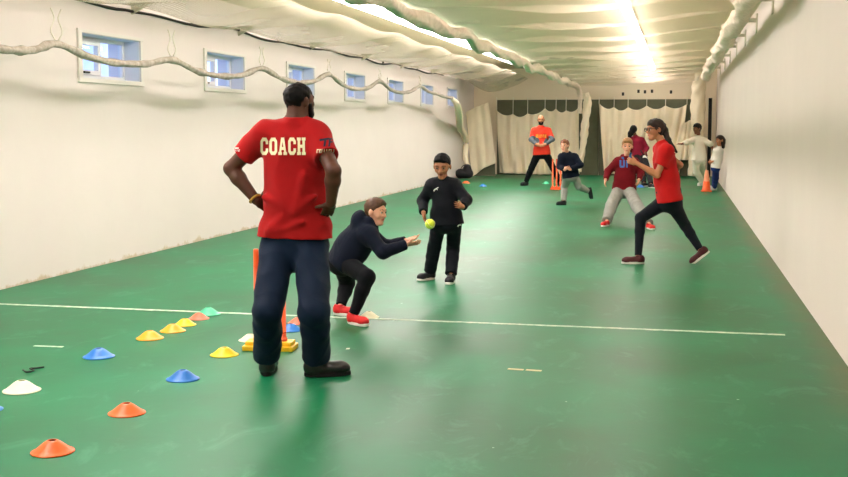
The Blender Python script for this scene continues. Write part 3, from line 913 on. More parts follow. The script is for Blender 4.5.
def shoe(parent, base, ankle, toe, up, L, upper, sole, lace=S_LACE, tall=1.12):
    """shoe standing under the ankle point; toe and up are directions"""
    if not _shoe:
        f = Field()
        f.ell((-.035, 0, .055), (.050, .036, .050), k=.02).cone((-.015, 0, .05), (-.018, 0, .098), .040, .038, k=.02, flat=True)
        f.cone((-.02, 0, .045), (.14, 0, .036), (.042, .050), (.046, .038), k=.03, w=(0, 1, 0)).ell((.150, 0, .040), (.060, .045, .036), k=.03).cut((0, 0, .020), (0, 0, -1))
        f.ell((-.018, 0, .112), (.040, .030, .022), k=.008, sub=True)
        V, Q = f.mesh(.006); _shoe['u'] = np_mesh('shoe', V, Q)
        bm = bmesh.new(); out = []
        for k in range(40):
            a = 2 * math.pi * k / 40; x = .066 + .146 * math.copysign(abs(math.cos(a)) ** .8, math.cos(a)); t = (x + .08) / .29
            w = .038 + .013 * math.sin(max(0, min(1, t)) * 2.6 - .3); out.append((x, w * math.copysign(abs(math.sin(a)) ** .75, math.sin(a))))
        rings = [[bm.verts.new((x * s + .066 * (1 - s), y * s, z)) for x, y in out] for s, z in ((.95, 0), (1, .004), (1.0, .020), (.96, .026))]
        for a, b_ in zip(rings, rings[1:]):
            for k in range(40): bm.faces.new((a[k], a[(k + 1) % 40], b_[(k + 1) % 40], b_[k]))
        bm.faces.new(rings[0][::-1]); bm.faces.new(rings[-1])
        me = bpy.data.meshes.new('sole'); bm.to_mesh(me); bm.free(); _shoe['s'] = me
        Vl, Fl = [], []
        for x in (.035, .055, .075, .095):
            z = .088 - (x - .03) * .34
            v, q = tube_data([V3(x, -.024, z - .010), V3(x + .004, -.010, z), V3(x + .004, .010, z), V3(x, .024, z - .010)], .0036, 6)
            o = len(Vl); Vl += v; Fl += [tuple(i + o for i in g) for g in q]
        me = bpy.data.meshes.new('laces'); me.from_pydata([tuple(v) for v in Vl], [], Fl); _shoe['l'] = me
    toe = unit(toe); up = unit(np.asarray(up) - toe * np.dot(up, toe)); side = np.cross(up, toe)
    R = Matrix([list(r) for r in np.array([toe, side, up]).T]).to_4x4()
    org = np.asarray(ankle) - up * (.092 * L / .28)
    s = L / .28

    def put(name, me, m, par, mw):
        o = bpy.data.objects.new(name, me); COL.objects.link(o); o.parent = par
        if not len(me.materials): me.materials.append(None)
        o.material_slots[0].link = 'OBJECT'; o.material_slots[0].material = m
        o.matrix_local = mw
        return o
    sh = put('shoe', _shoe['u'], upper, parent, Matrix.Translation(Vector(org - base)) @ R @ Matrix.Diagonal((s, s * 1.06, s * tall, 1)))
    put('sole', _shoe['s'], sole, sh, Matrix.Identity(4))
    if lace is not None: put('laces', _shoe['l'], lace, sh, Matrix.Identity(4))
    return sh


def bend(a, c, px, L1, L2, sign=1, Y=None):
    """joint seen at pixel px between a and c: the depth that best fits the two bone lengths; sign +1 farther, -1 nearer when both fit"""
    if Y is not None: return at(*px, Y)
    y0 = (a[1] + c[1]) / 2
    best, bp = 1e9, None
    for dy in np.arange(-.5, .501, .01):
        p = at(*px, y0 + dy)
        e = (np.linalg.norm(p - a) - L1) ** 2 + (np.linalg.norm(p - c) - L2) ** 2 - 1e-4 * sign * dy
        if e < best: best, bp = e, p
    return bp


def hand(F, wrist, fd, pn, thumb, s, curl=.5, k=.006, spread=.12):
    """palm, four fingers and a thumb; fd = direction of the fingers, pn = where the palm faces, thumb = side the thumb is on"""
    fd = unit(fd); pn = unit(np.asarray(pn) - fd * np.dot(pn, fd)); ts = unit(np.asarray(thumb) - pn * np.dot(thumb, pn)); sd = np.cross(fd, pn)
    if np.dot(sd, ts) < 0: sd = -sd
    w = np.asarray(wrist)
    kn = w + fd * .088 * s
    F.cone(w - fd * .01 * s, w + fd * .035 * s, (.027 * s, .019 * s), (.036 * s, .017 * s), k=.012, w=sd)
    F.cone(w + fd * .03 * s, kn, (.037 * s, .017 * s), (.041 * s, .014 * s), k=.012, w=sd)
    F.ell(w + fd * .035 * s + sd * .022 * s + pn * .008 * s, (.026 * s, .018 * s, .014 * s), (fd, sd, pn), k=.01)
    for off, ln in ((.030, .072), (.010, .081), (-.010, .076), (-.029, .060)):
        p = kn + sd * off * s - fd * .004 * s - fd * abs(off) * .15 * s
        d = unit(fd + sd * off * spread / .03)
        a = 0.0
        for j, (fr, r0, r1) in enumerate(((.44, .0088, .0080), (.31, .0080, .0072), (.25, .0072, .0060))):
            a += curl * (.55, .75, .5)[j]
            dd = d * math.cos(a) + pn * math.sin(a)
            q = p + dd * ln * fr * s
            F.cone(p, q, r0 * s, r1 * s, k=k * s); p = q
    p = w + fd * .028 * s + sd * .030 * s + pn * .004 * s
    td = unit(fd * .62 + ts * .75 + pn * .25)
    q = p + td * .040 * s; F.cone(p, q, .0125 * s, .0105 * s, k=.010 * s)
    td2 = unit(td + fd * .25 + pn * .25); q2 = q + td2 * .032 * s; F.cone(q, q2, .0100 * s, .0078 * s, k=.005 * s)


class Head:
    def __init__(s, c, face, up, hh, wide=1.0):
        s.c = np.asarray(c, float); s.f = unit(face); s.u = unit(np.asarray(up, float) - s.f * np.dot(up, s.f)); s.r = np.cross(s.f, s.u); s.h = hh; s.wide = wide

    def p(s, f, r, u): return s.c + s.h * (s.f * f + s.r * r * s.wide + s.u * u)

    def build(s, F, nb, nr):
        h, A = s.h, (s.f, s.r, s.u); w = s.wide
        F.ell(s.p(-.05, 0, .16), (.41 * h, .325 * h * w, .335 * h), A, k=.02)
        F.cone(s.p(.11, 0, .02), s.p(.19, 0, -.34), (.285 * h * w, .26 * h), (.165 * h * w, .16 * h), k=.03, w=s.r)
        F.ell(s.p(.285, 0, -.40), (.085 * h, .10 * h, .075 * h), A, k=.03)
        for g in (-1, 1):
            F.ell(s.p(.25, g * .165, -.08), (.13 * h, .10 * h, .10 * h), A, k=.03)
            F.ell(s.p(.435, g * .145, .045), (.07 * h, .085 * h, .055 * h), A, k=.022, sub=True)
            F.ell(s.p(-.03, g * .350, -.02), (.085 * h, .040 * h, .125 * h), A, k=.008)
        F.cone(s.p(.335, -.17, .115), s.p(.335, .17, .115), .045 * h, k=.02)
        F.cone(s.p(.375, 0, .06), s.p(.455, 0, -.095), .036 * h, .056 * h, k=.015)
        for g in (-1, 1): F.ell(s.p(.415, g * .05, -.11), (.045 * h, .038 * h, .035 * h), A, k=.012)
        F.ell(s.p(.365, 0, -.215), (.055 * h, .095 * h, .024 * h), A, k=.012); F.ell(s.p(.36, 0, -.26), (.052 * h, .085 * h, .026 * h), A, k=.012)
        F.cone(s.p(-.10, 0, -.20), nb, nr * .93, nr, k=.03)

    def is_lip(s, c):
        q = (c - s.c) / s.h; f = q @ s.f; r = q @ s.r; u = q @ s.u
        return (f > .36) & (np.abs(r) < .105) & (np.abs(u + .237) < .042 * (1 - (r / .14) ** 2))

    def details(s, parent, base, brow, hair=True, eyes=True):
        if eyes:
            for g in (-1, 1):
                bm = bmesh.new(); bmesh.ops.create_uvsphere(bm, u_segments=14, v_segments=10, radius=.05 * s.h)
                for fc in bm.faces: fc.material_index = 1 if fc.calc_center_median().normalized().z > .70 else 0
                R = Matrix([list(r) for r in np.array([s.r, s.u, s.f]).T]).to_4x4()
                bmesh.ops.transform(bm, matrix=Matrix.Translation(Vector(s.p(.352, g * .145, .04) - base)) @ R, verts=bm.verts)
                from_bm('eye', bm, [EYE_W, EYE_D], parent, smooth=True)
        for g in (-1, 1):
            ln = [s.p(.385, g * .06, .125) - base, s.p(.385, g * .14, .150) - base, s.p(.325, g * .235, .125) - base]
            tube('eyebrow', catmull(ln, 4), .017 * s.h, brow, parent, n=6)


def hair_short(H, off=.04, line=.06, top=.0, fringe=0.0, tilt=(.74, -.67), nape=-.24):
    F = Field(); h, A, w = H.h, (H.f, H.r, H.u), H.wide
    F.ell(H.p(-.055, 0, .165 + top * .4), ((.41 + off) * h, (.325 + off) * h * w, (.335 + off + top) * h), A, k=.02)
    if top: F.ell(H.p(.10, 0, .36), ((.26) * h, .24 * h, (.14 + top) * h), A, k=.04)
    F.cone(H.p(-.20, 0, .05), H.p(-.17, 0, nape), (.27 * h * w, .20 * h), (.21 * h * w, .15 * h), k=.03, w=H.r)
    n = H.f * tilt[0] + H.u * tilt[1]
    F.cut(H.c + n * line * h, n)
    for g in (-1, 1): F.cone(H.p(.03, g * .325, .12), H.p(.06, g * .315, -.04), .045 * h, .03 * h, k=.02)
    for g in (-1, 1): F.ell(H.p(-.01, g * .42, -.05), (.13 * h, .13 * h, .17 * h), A, k=.02, sub=True)
    if fringe: F.cone(H.p(.31, -.17, .33), H.p(.31, .17, .34), .085 * h * fringe, k=.05)
    return F


def person(name, P):
    """one figure: the body is a single surface; clothes, hair, eyes and shoes are its children"""
    s = P['H'] / 1.8; b = P.get('bulk', 1.0) * s; Y0 = P['Y']; g = lambda k: P['j'][k]
    def J(k):
        v = g(k); return at(v[0], v[1], Y0 + (v[2] if len(v) > 2 else 0))
    j = {k: J(k) for k in ('NB', 'SL', 'SR', 'HL', 'HR', 'WL', 'WR', 'HC')}
    LA, LF, LT, LS = .17 * P['H'], .145 * P['H'], .245 * P['H'], .235 * P['H']
    for sd in 'LR':
        fx = P['foot' + sd]                                        # ('floor', px, py, toe) or ('air', px, py, dy, toe, up)
        if fx[0] == 'floor':
            q = floor_pt(fx[1], fx[2]); j['A' + sd] = q + V3(0, 0, .092 * P['shoe'] / .28); j['T' + sd] = V3(*fx[3], 0); j['U' + sd] = V3(0, 0, 1)
        else:
            j['A' + sd] = at(fx[1], fx[2], Y0 + fx[3]); j['T' + sd] = V3(*fx[4]); j['U' + sd] = V3(*fx[5])
        e = g('E' + sd); j['E' + sd] = bend(j['S' + sd], j['W' + sd], e[:2], LA, LF, e[2] if len(e) > 2 else -1)
        e = g('K' + sd); j['K' + sd] = bend(j['H' + sd], j['A' + sd], e[:2], LT, LS, e[2] if len(e) > 2 else -1)
    PB = (j['HL'] + j['HR']) / 2; SM = (j['SL'] + j['SR']) / 2; up = unit(j['NB'] - PB)
    hw = unit(j['HR'] - j['HL']); sw = unit(j['SR'] - j['SL'])
    base = V3((j['AL'][0] + j['AR'][0]) / 2, (j['AL'][1] + j['AR'][1]) / 2, 0)
    fwd = unit(np.cross(up, sw))                                  # chest front
    H = Head(j['HC'], P['face'], P.get('headup', (0, 0, 1)), P['hh'], P.get('hwide', 1.0))
    h = P.get('res', .006)
    T = P['torso']                                                # half widths and depths: hem, waist, chest
    # ---------------- body
    F = Field(); q = .84
    lowB = PB - up * .02 * s; mid = lerp(PB, j['NB'], .36); ch = lerp(PB, j['NB'], .72)
    F.cone(lowB, mid, (T[0][0] * q, T[0][1] * q), (T[1][0] * q, T[1][1] * q), k=.05, w=hw)
    F.cone(mid, ch, (T[1][0] * q, T[1][1] * q), (T[2][0] * q, T[2][1] * q), k=.05, w=sw)
    for sd in 'LR':
        F.cone(lerp(j['NB'], j['S' + sd], .15), j['S' + sd], .048 * b, .046 * b, k=.05)
    nr = P.get('neck', .058) * s
    H.build(F, j['NB'] + up * .0, nr)
    for sd in 'LR':
        S_, E_, W_ = j['S' + sd], j['E' + sd], j['W' + sd]
        F.cone(S_, E_, .050 * b, .040 * b, k=.03); fm = lerp(E_, W_, .3)
        F.cone(E_, fm, .040 * b, .042 * b, k=.02); F.cone(fm, W_, .042 * b, .027 * b, k=.02)
        hd = P['hand' + sd]; hand(F, W_, hd[0], hd[1], hd[2], s * P.get('hs', 1.0), hd[3] if len(hd) > 3 else .5)
        Hh, K, A = j['H' + sd], j['K' + sd], j['A' + sd]
        F.cone(Hh, K, .072 * b, .050 * b, k=.04); F.cone(K, lerp(K, A, .3), .049 * b, .050 * b, k=.03); F.cone(lerp(K, A, .3), A, .050 * b, .034 * b, k=.03)
        F.cone(A - j['U' + sd] * .03 * s, A - j['U' + sd] * .045 * s + unit(j['T' + sd]) * .10 * s, .030 * s, .022 * s, k=.02)
    body, V, Q = soft(name, F, h, [P['skin'], P['lip']], None, base, root=True, paint=lambda c: H.is_lip(c).astype(int))
    tag(body, P['label'], 'person')
    # ---------------- trousers
    tr = P['legw']                                                # radii hip, knee, hem
    F = Field()
    F.cone(PB + up * .10 * s, PB - up * .05 * s, (T[0][0] * .93, T[0][1] * .93), (T[0][0] * .93, T[0][1] * .93), k=.04, w=hw, cap=.8)
    for sd in 'LR':
        Hh, K, A = j['H' + sd], j['K' + sd], j['A' + sd]
        top = Hh
        F.cone(top, K, tr[0], tr[1], k=.03)
        end = lerp(K, A, P.get('hemt', .97)) - (j['U' + sd] * P.get('hemdrop', 0.0))
        cal = lerp(K, end, .35)
        F.cone(K, cal, tr[1], float(lerp(tr[1], tr[2], .3)), k=.022)
        F.cone(cal, end, float(lerp(tr[1], tr[2], .3)), tr[2], k=.02, flat=True)
    tro, V, Q = soft('trousers', F, h, P['tro'], body, base, amp=P.get('tamp', .006) * s, freq=26 / s, seed=P['seed'], stretch=(1, 1, .8))
    if P.get('tro_decal'): P['tro_decal'](tro, bvh_of(V, Q), base, j)
    # ---------------- top
    F = Field()
    hem = PB + up * P.get('hem', -.03) * s
    F.cone(hem - up * .06, mid, T[0], T[1], k=.05, w=hw)
    F.cone(mid, ch, T[1], T[2], k=.06, w=sw)
    for r in P.get('ridge', ()):                                   # drape folds
        a_, b_ = at(r[0], r[1], Y0 + r[4]), at(r[2], r[3], Y0 + r[5]); F.cone(a_, b_, r[6], r[6] * .6, k=.04)
    F.cone(lerp(SM, j['SL'], .78), lerp(SM, j['SR'], .78), (.065 * b, T[2][1] * .62), (.065 * b, T[2][1] * .62), k=.07, w=up)
    for sd in 'LR': F.cone(j['H' + sd] + up * .10 * s, j['H' + sd] - up * .02 * s, tr[0] * 1.10, tr[0] * 1.05 + .022 * s, k=.04)
    F.cut(hem, -up)
    for sd in 'LR':
        F.cone(j['NB'] - up * .012 * s, lerp(j['NB'], j['S' + sd], .9), .056 * s, .060 * b, k=.06)
    sl = P['sleeve']                                               # fraction of the arm covered (0-1 upper, 1-2 fore), radii
    for sd in 'LR':
        S_, E_, W_ = j['S' + sd], j['E' + sd], j['W' + sd]
        if sl[0] <= 1:
            F.cone(S_, lerp(S_, E_, sl[0]), sl[1], sl[2], k=.05, flat=True)
        else:
            F.cone(S_, E_, sl[1], sl[2], k=.05); F.cone(E_, lerp(E_, W_, sl[0] - 1), sl[2], sl[3], k=.025, flat=True)
    if P.get('hood'):
        F.cone(j['NB'] - fwd * .05 * s + sw * .07 * s + up * .01, j['NB'] - fwd * .05 * s - sw * .07 * s + up * .01, .055 * s, k=.03)
        F.ell(j['NB'] - fwd * T[2][1] * .85 - up * .03 * s, (.12 * s, .075 * s, .10 * s), (sw, fwd, up), k=.04)
    else:
        F.cone(j['NB'] - up * .02 * s, lerp(j['NB'], H.p(-.08, 0, -.3), .28), nr * 1.18, nr * 1.13, k=.02, flat=True)
    mats = P['top'] if isinstance(P['top'], list) else [P['top']]
    shirt, V, Q = soft(P.get('topname', 'shirt'), F, h, mats, body, base, amp=P.get('samp', .006) * s, freq=22 / s, seed=P['seed'] + 5, paint=P.get('toppaint') and (lambda c: P['toppaint'](c, j)))
    if P.get('deco'): P['deco'](shirt, bvh_of(V, Q), base, j, dict(up=up, sw=sw, fwd=fwd, s=s))
    # ---------------- hair, beard, eyes
    if P.get('hairf'):
        o, _, _ = soft('hair', P['hairf'](H, j), P.get('hres', min(h, .006)), P['hair'], body, base, amp=.007 * s, freq=75, seed=3)
    if P.get('beardf'): soft('beard', P['beardf'](H), min(h, .006), P['hair'], body, base, amp=.002, freq=90)
    H.details(body, base, P['hair'])
    if P.get('extra'): P['extra'](body, base, j, H)
    for sd in 'LR':
        shoe(body, base, j['A' + sd], j['T' + sd], j['U' + sd], P['shoe'], P['shoem'][0], P['shoem'][1], P['shoem'][2])
    ln = lambda a, c: round(float(np.linalg.norm(j[a] - j[c])) / P['H'], 3)
    print('FIG', P['label'][:30], {k: ln(*k.split('-')) for k in ('SL-EL', 'EL-WL', 'SR-ER', 'ER-WR', 'HL-KL', 'KL-AL', 'HR-KR', 'KR-AR', 'SL-SR', 'HC-NB')}, 'knee', [round(float(j['K' + q][2]), 2) for q in 'LR'])
    return body


def rect(x0, y0, x1, y1): return [(x0, y0), (x1, y0), (x1, y1), (x0, y1)]
def mirror(p, c): return [(2 * c - x, y) for x, y in p][::-1]


def varsity(word, width, height):
    C_ = [[(0, .2), (.2, 0), (.62, 0), (.82, .2), (.82, .38), (.56, .38), (.56, .27), (.50, .2), (.32, .2), (.26, .27), (.26, .73), (.32, .8), (.50, .8), (.56, .73), (.56, .62), (.82, .62), (.82, .8), (.62, 1), (.2, 1), (0, .8)]]
    o = [(0, .2), (.2, 0), (.41, 0), (.41, .2), (.32, .2), (.26, .27), (.26, .73), (.32, .8), (.41, .8), (.41, 1), (.2, 1), (0, .8)]
    O_ = [o, mirror(o, .41)]
    a = [(0, 0), (.38, 0), (.38, .17), (.31, .17), (.34, .29), (.46, .29), (.46, .46), (.385, .46), (.46, .76), (.46, 1), (.30, 1), (.09, .17), (0, .17)]
    A_ = [a, mirror(a, .46)]
    H_ = [rect(0, 0, .40, .17), rect(.07, .17, .33, .83), rect(0, .83, .40, 1), rect(.50, 0, .90, .17), rect(.57, .17, .83, .83), rect(.50, .83, .90, 1), rect(.33, .41, .57, .59)]
    G = {'C': (C_, .82), 'O': (O_, .82), 'A': (A_, .92), 'H': (H_, .90)}
    tot = sum(G[c][1] for c in word) + .12 * (len(word) - 1); x = 0; out = []
    for c in word:
        for p in G[c][0]: out.append([((x + u) * width / tot, v * height) for u, v in p])
        x += G[c][1] + .12
    return out


def scrawl(n, w, h, seed, slant=.25):
    """small printed marks too small to read: strokes like a line of lettering"""
    rng = random.Random(seed); out = []; cw = w / n
    for k in range(n):
        x = k * cw; t = cw * .28
        kind = rng.choice('ITEL')
        P = [rect(x, 0, x + t, h)]
        if kind in 'TE': P.append(rect(x + t, h * .75, x + cw * .8, h))
        if kind in 'EL': P.append(rect(x + t, 0, x + cw * .8, h * .25))
        if kind == 'E': P.append(rect(x + t, h * .4, x + cw * .7, h * .6))
        out += [[(u + slant * v, v) for u, v in p] for p in P]
    return out


CAM_R, CAM_U = CAM_M[:, 0], -CAM_M[:, 1]


def print_on(name, polys, px, py, Y, m, parent, bvh, base, w_off=True):
    """lay a print whose lower-left corner shows at (px, py) onto the surface there"""
    return decal(name, polys, at(px, py, Y), CAM_R, CAM_U, ray(px, py), bvh, m, parent, base, off=.0035, back=.5)


# ---- the coach
def coach_deco(o, bvh, base, j, k):
    sc = np.linalg.norm(at(284, 146, 6.8) - at(283, 146, 6.8))
    print_on('lettering', varsity('COACH', 42.5 * sc, 16.5 * sc), 260.5, 155.0, 6.72, PR_CREAM, o, bvh, base)
    print_on('sleeve_print', [[(x * sc, y * sc) for x, y in p] for p in ([(0, 5), (9, 6.5), (9, 8.5), (0, 7)], [(3.5, 0), (5.5, 0), (6.5, 6), (4.5, 6)], [(8, 0), (10, 0), (11, 8), (9, 8)], [(11, 6.2), (15, 7), (15, 8.6), (11, 8)], [(10.5, 3.4), (14, 4), (14, 5.4), (10.5, 5)])], 319.5, 146.5, 6.75, PR_INK, o, bvh, base)
    print_on('sleeve_lettering', scrawl(8, 18 * sc, 3.6 * sc, 4, .1), 316.5, 153.0, 6.75, PR_CREAM, o, bvh, base)
    print_on('sleeve_mark', scrawl(4, 6 * sc, 2.0 * sc, 2) + [rect(0, 2.8 * sc, 5 * sc, 3.8 * sc)], 233.5, 151.5, 6.8, PR_WHITE, o, bvh, base)


def coach_extra(body, base, j, H):
    a, d = j['WL'], unit(j['WL'] - j['EL'])
    u = unit(np.cross(d, (0, 0, 1))); v = np.cross(d, u); c = a - d * .012 - base
    ring = [c + .036 * (u * math.cos(t) + v * math.sin(t)) for t in np.linspace(0, 2 * math.pi, 25)]
    tube('wristband', ring, .009, mat('mustard_strap', (176, 140, 60), .6), body, n=8)


def beard(H):
    F = Field(); h, A = H.h, (H.f, H.r, H.u)
    F.cone(H.p(.16, -.235, -.10), H.p(.24, -.15, -.36), .085 * h, .09 * h, k=.02); F.cone(H.p(.16, .235, -.10), H.p(.24, .15, -.36), .085 * h, .09 * h, k=.02)
    F.ell(H.p(.285, 0, -.40), (.125 * h, .155 * h, .115 * h), A, k=.04)
    F.cone(H.p(.37, -.10, -.165), H.p(.37, .10, -.165), .028 * h, k=.02)
    F.cone(H.p(.35, -.125, -.17), H.p(.33, -.11, -.34), .035 * h, .06 * h, k=.02); F.cone(H.p(.35, .125, -.17), H.p(.33, .11, -.34), .035 * h, .06 * h, k=.02)
    return F


person('person', dict(label='bearded man in a red COACH shirt with hands on hips, back turned', H=1.82, Y=6.9, seed=11, bulk=1.12, res=.006, skin=SK_DARK, lip=LIP_D, hair=H_BLACK,
    j=dict(NB=(297, 121), SL=(263.5, 135.5, -.01), SR=(317, 135.5, .02), EL=(231, 168.5, -1), ER=(333.5, 171, -1), WL=(256, 200, -.02), WR=(331, 203, -.11), HL=(279, 246, -.01), HR=(311, 246, .0), KL=(267.5, 311, 1), KR=(314, 312, 1), HC=(299.5, 101.5, .02)),
    face=(.54, .84, .02), hh=.222, neck=.066, footL=('floor', 267.5, 374, (-.25, .97)), footR=('floor', 317, 376, (.88, .40)), shoe=.285, shoem=(L_BLK, S_BLK, None),
    torso=[(.212, .155), (.192, .15), (.212, .155)], legw=(.120, .094, .086), hemt=.93, tamp=.012,
    sleeve=(.62, .088, .078), top=C_RED, tro=C_NAVYT, hem=.055, samp=.010,
    ridge=[(264, 197, 292, 212, -.128, -.146, .016), (272, 226, 316, 196, -.145, -.122, .018), (304, 176, 294, 212, -.135, -.146, .013), (268, 233, 304, 222, -.14, -.150, .014)],
    handL=((.50, .75, -.50), (.9, -.3, .1), (-.1, -.5, .8), .35), handR=((-.42, .55, -.70), (-.55, .85, .1), (-.9, -.3, .35), .30),
    hairf=lambda H, j: hair_short(H, .032, .15, nape=-.36), beardf=beard, deco=coach_deco, extra=coach_extra))

# ---- boy crouching to catch
person('person', dict(label='small boy in navy hoodie crouching with both hands out to catch', H=1.22, Y=8.95, seed=21, bulk=1.05, res=.006, skin=SK_FAIR, lip=LIP_F, hair=H_BROWN,
    j=dict(NB=(370.5, 224), SR=(368, 235, -.11), SL=(364, 231, .13), ER=(383, 252, -1), EL=(386, 247, 1), WR=(408, 244, -.07), WL=(407, 240.5, .08), HR=(344, 262, -.07), HL=(341, 259, .09), KR=(367, 277, -1), KL=(347, 283, 1), HC=(375.5, 212, 0)),
    face=(.95, -.28, -.12), headup=(.15, 0, 1), hh=.205, neck=.052, footR=('floor', 353.5, 324, (.84, -.54)), footL=('floor', 340.5, 315, (.97, -.2)), shoe=.225, shoem=(L_RED, S_WHT, S_LACE),
    torso=[(.145, .125), (.15, .135), (.15, .13)], legw=(.082, .066, .042), hem=-.05, sleeve=(1.93, .066, .055, .042), top=C_NAVYH, topname='hoodie', tro=C_BLACK, hood=True,
    handR=((.95, -.1, .12), (.1, .5, .8), (.1, -.2, 1), .35), handL=((.95, .05, .25), (.2, -.2, .9), (-.1, -.2, .8), .35), hs=1.05,
    hairf=lambda H, j: hair_short(H, .045, .035, .02)))


# ---- boy in the black tracksuit
def cat(s):
    return [[(u * s, v * s) for u, v in p] for p in ([(0, .1), (.3, .35), (.75, .5), (1.05, .9), (1.15, .8), (1.2, 1.0), (1.0, 1.05), (.6, .75), (.25, .62), (-.1, .2)], [(.3, .4), (.1, 0), (.22, 0), (.45, .45)], [(.7, .55), (.95, .3), (1.02, .36), (.85, .66)])]


def track_deco(o, bvh, base, j, k): print_on('chest_logo', cat(.042), 433.5, 191.5, 11.05, PR_WHITE, o, bvh, base)
def track_leg(o, bvh, base, j): print_on('thigh_logo', cat(.036), 457.5, 227.0, 11.05, PR_WHITE, o, bvh, base)


person('person', dict(label='dark-haired boy in a black tracksuit standing beside the yellow ball', H=1.32, Y=11.2, seed=31, bulk=1.08, res=.006, skin=SK_OLIVE, lip=LIP_D, hair=H_BLACK,
    j=dict(NB=(443, 179.5), SR=(431.5, 185.5, -.02), SL=(455.5, 185.5, .03), ER=(422.5, 201, 1), EL=(466.5, 200, 1), WR=(423.5, 213, -.12), WL=(462.5, 207, -.24), HR=(439, 222.5), HL=(454.5, 222.5), KR=(434, 248, -1), KL=(453, 248, -1), HC=(442.3, 166.5, -.05)),
    face=(-.02, -.96, -.28), hh=.232, neck=.058, footR=('floor', 430.0, 279.5, (-.55, -.85)), footL=('floor', 451, 282.5, (.05, -1)), shoe=.235, shoem=(L_BLKT, S_WHT, S_LACE),
    torso=[(.128, .105), (.120, .10), (.132, .105)], legw=(.078, .068, .062), hem=-.03, sleeve=(1.93, .062, .056, .044), top=C_BLACKT, topname='track_top', tro=C_BLACKT, tamp=.008,
    handR=((.25, -.25, -.95), (.9, -.3, .2), (.3, -1, 0), .45), handL=((-.35, -.75, .25), (-1, .3, 0), (0, -.2, 1), .4),
    hairf=lambda H, j: hair_short(H, .035, -.015, .03, .35), deco=track_deco, tro_decal=track_leg))
bp = at(430, 224, 10.98)
M_BALL = mat('tennis_yellow', (214, 226, 60), .8, var=.08, vscale=40, bump=.4, bscale=200, sheen=.3)
bm = bmesh.new(); bmesh.ops.create_uvsphere(bm, u_segments=28, v_segments=18, radius=.05)
ball = tag(from_bm('ball', bm, M_BALL, None, bp, True), 'yellow ball at the fingertips of the boy in black tracksuit', 'ball')
sm_ = [V3(math.cos(t), math.sin(t) * (.75), .66 * math.sin(2 * t)) for t in np.linspace(0, 2 * math.pi, 60)]
tube('seam', [unit(v) * .0500 for v in sm_], .0016, PR_WHITE, ball, n=5)


# ---- man in red at the far stumps
def red_deco(o, bvh, base, j, k):
    print_on('chest_print', scrawl(9, .27, .075, 5, 0), 535.8, 137.6, 29.1, PR_YEL, o, bvh, base)


person('person', dict(label='bald bearded man in red football shirt standing legs apart at the far curtain', H=1.80, Y=29.4, seed=41, bulk=1.08, res=.010, skin=SK_TAN, lip=LIP_D, hair=H_BLACK,
    j=dict(NB=(541, 127), SR=(534, 131, 0), SL=(548.5, 131, 0), ER=(531, 139.5, 1), EL=(552.5, 139.5, 1), WR=(536.5, 144.5, -.24), WL=(545.5, 144.5, -.24), HR=(538, 153.5), HL=(545.5, 153.5), KR=(531.5, 168, -1), KL=(553, 168, -1), HC=(541, 120, -.03)),
    face=(.12, -.98, -.05), hh=.245, footR=('floor', 526, 185.5, (-.5, -.87)), footL=('floor', 560, 186, (.5, -.87)), shoe=.29, shoem=(L_BLKT, S_BLK, None),
    torso=[(.195, .13), (.175, .125), (.20, .13)], legw=(.108, .084, .062), hem=-.03, sleeve=(1.9, .078, .060, .043), tro=C_BLACK, topname='shirt', top=[C_RED3, C_SLATE],
    toppaint=lambda c, j: np.minimum(np.linalg.norm(c - lerp(j['ER'], j['WR'], .45), axis=1) - .16, np.linalg.norm(c - lerp(j['EL'], j['WL'], .45), axis=1) - .16) < 0,
    handR=((.9, -.15, -.2), (-.2, .9, 0), (0, 0, 1), .4), handL=((-.9, -.15, -.2), (.2, .9, 0), (0, 0, 1), .4), beardf=beard, deco=red_deco))

# ---- boy in navy hoodie and grey joggers, running
person('person', dict(label='boy in navy hoodie and grey joggers running past the far stumps', H=1.34, Y=22.5, seed=51, bulk=1.05, res=.008, skin=SK_FAIR, lip=LIP_F, hair=H_AUBURN,
    j=dict(NB=(567.5, 153.5), SR=(561.5, 157, -.08), SL=(575, 157, .06), ER=(559.5, 166.5, -1), EL=(580.5, 165, 1), WR=(564.5, 170, -.24), WL=(570, 169.5, -.20), HR=(567.5, 176, -.03), HL=(574.5, 176, .03), KR=(564.5, 187, -1), KL=(579, 186.5, -1), HC=(564.8, 146, -.1)),
    face=(-.35, -.93, -.05), headup=(-.1, -.1, 1), hh=.228, neck=.052, footR=('floor', 563.5, 205, (-.75, -.65)), footL=('air', 588, 191, .30, (.15, .1, -1), (-.95, -.3, 0)), shoe=.225, shoem=(L_BLKT, S_BLK, None),
    torso=[(.138, .115), (.135, .115), (.14, .11)], legw=(.080, .070, .054), hem=-.04, sleeve=(1.9, .070, .060, .045), top=C_NAVYH, topname='hoodie', tro=C_GREY, hood=True,
    handR=((.4, -.7, .4), (.6, .3, .3), (0, 0, 1), .6), handL=((-.4, -.7, .35), (-.6, .3, .2), (0, 0, 1), .6), hairf=lambda H, j: hair_short(H, .045, .04, .02)))


# ---- boy in maroon hoodie
def maroon_deco(o, bvh, base, j, k):
    mp = .0167
    U = [[(x * mp, y * mp) for x, y in p] for p in (rect(0, 1, 1.7, 7), rect(3.4, 1, 5.1, 7), rect(.4, 0, 4.7, 1.7), rect(6.2, 0, 7.8, 7), rect(7.8, 5.4, 10, 7))]
    print_on('chest_letters', U, 619.5, 167.5, 18.55, PR_BLUE, o, bvh, base)


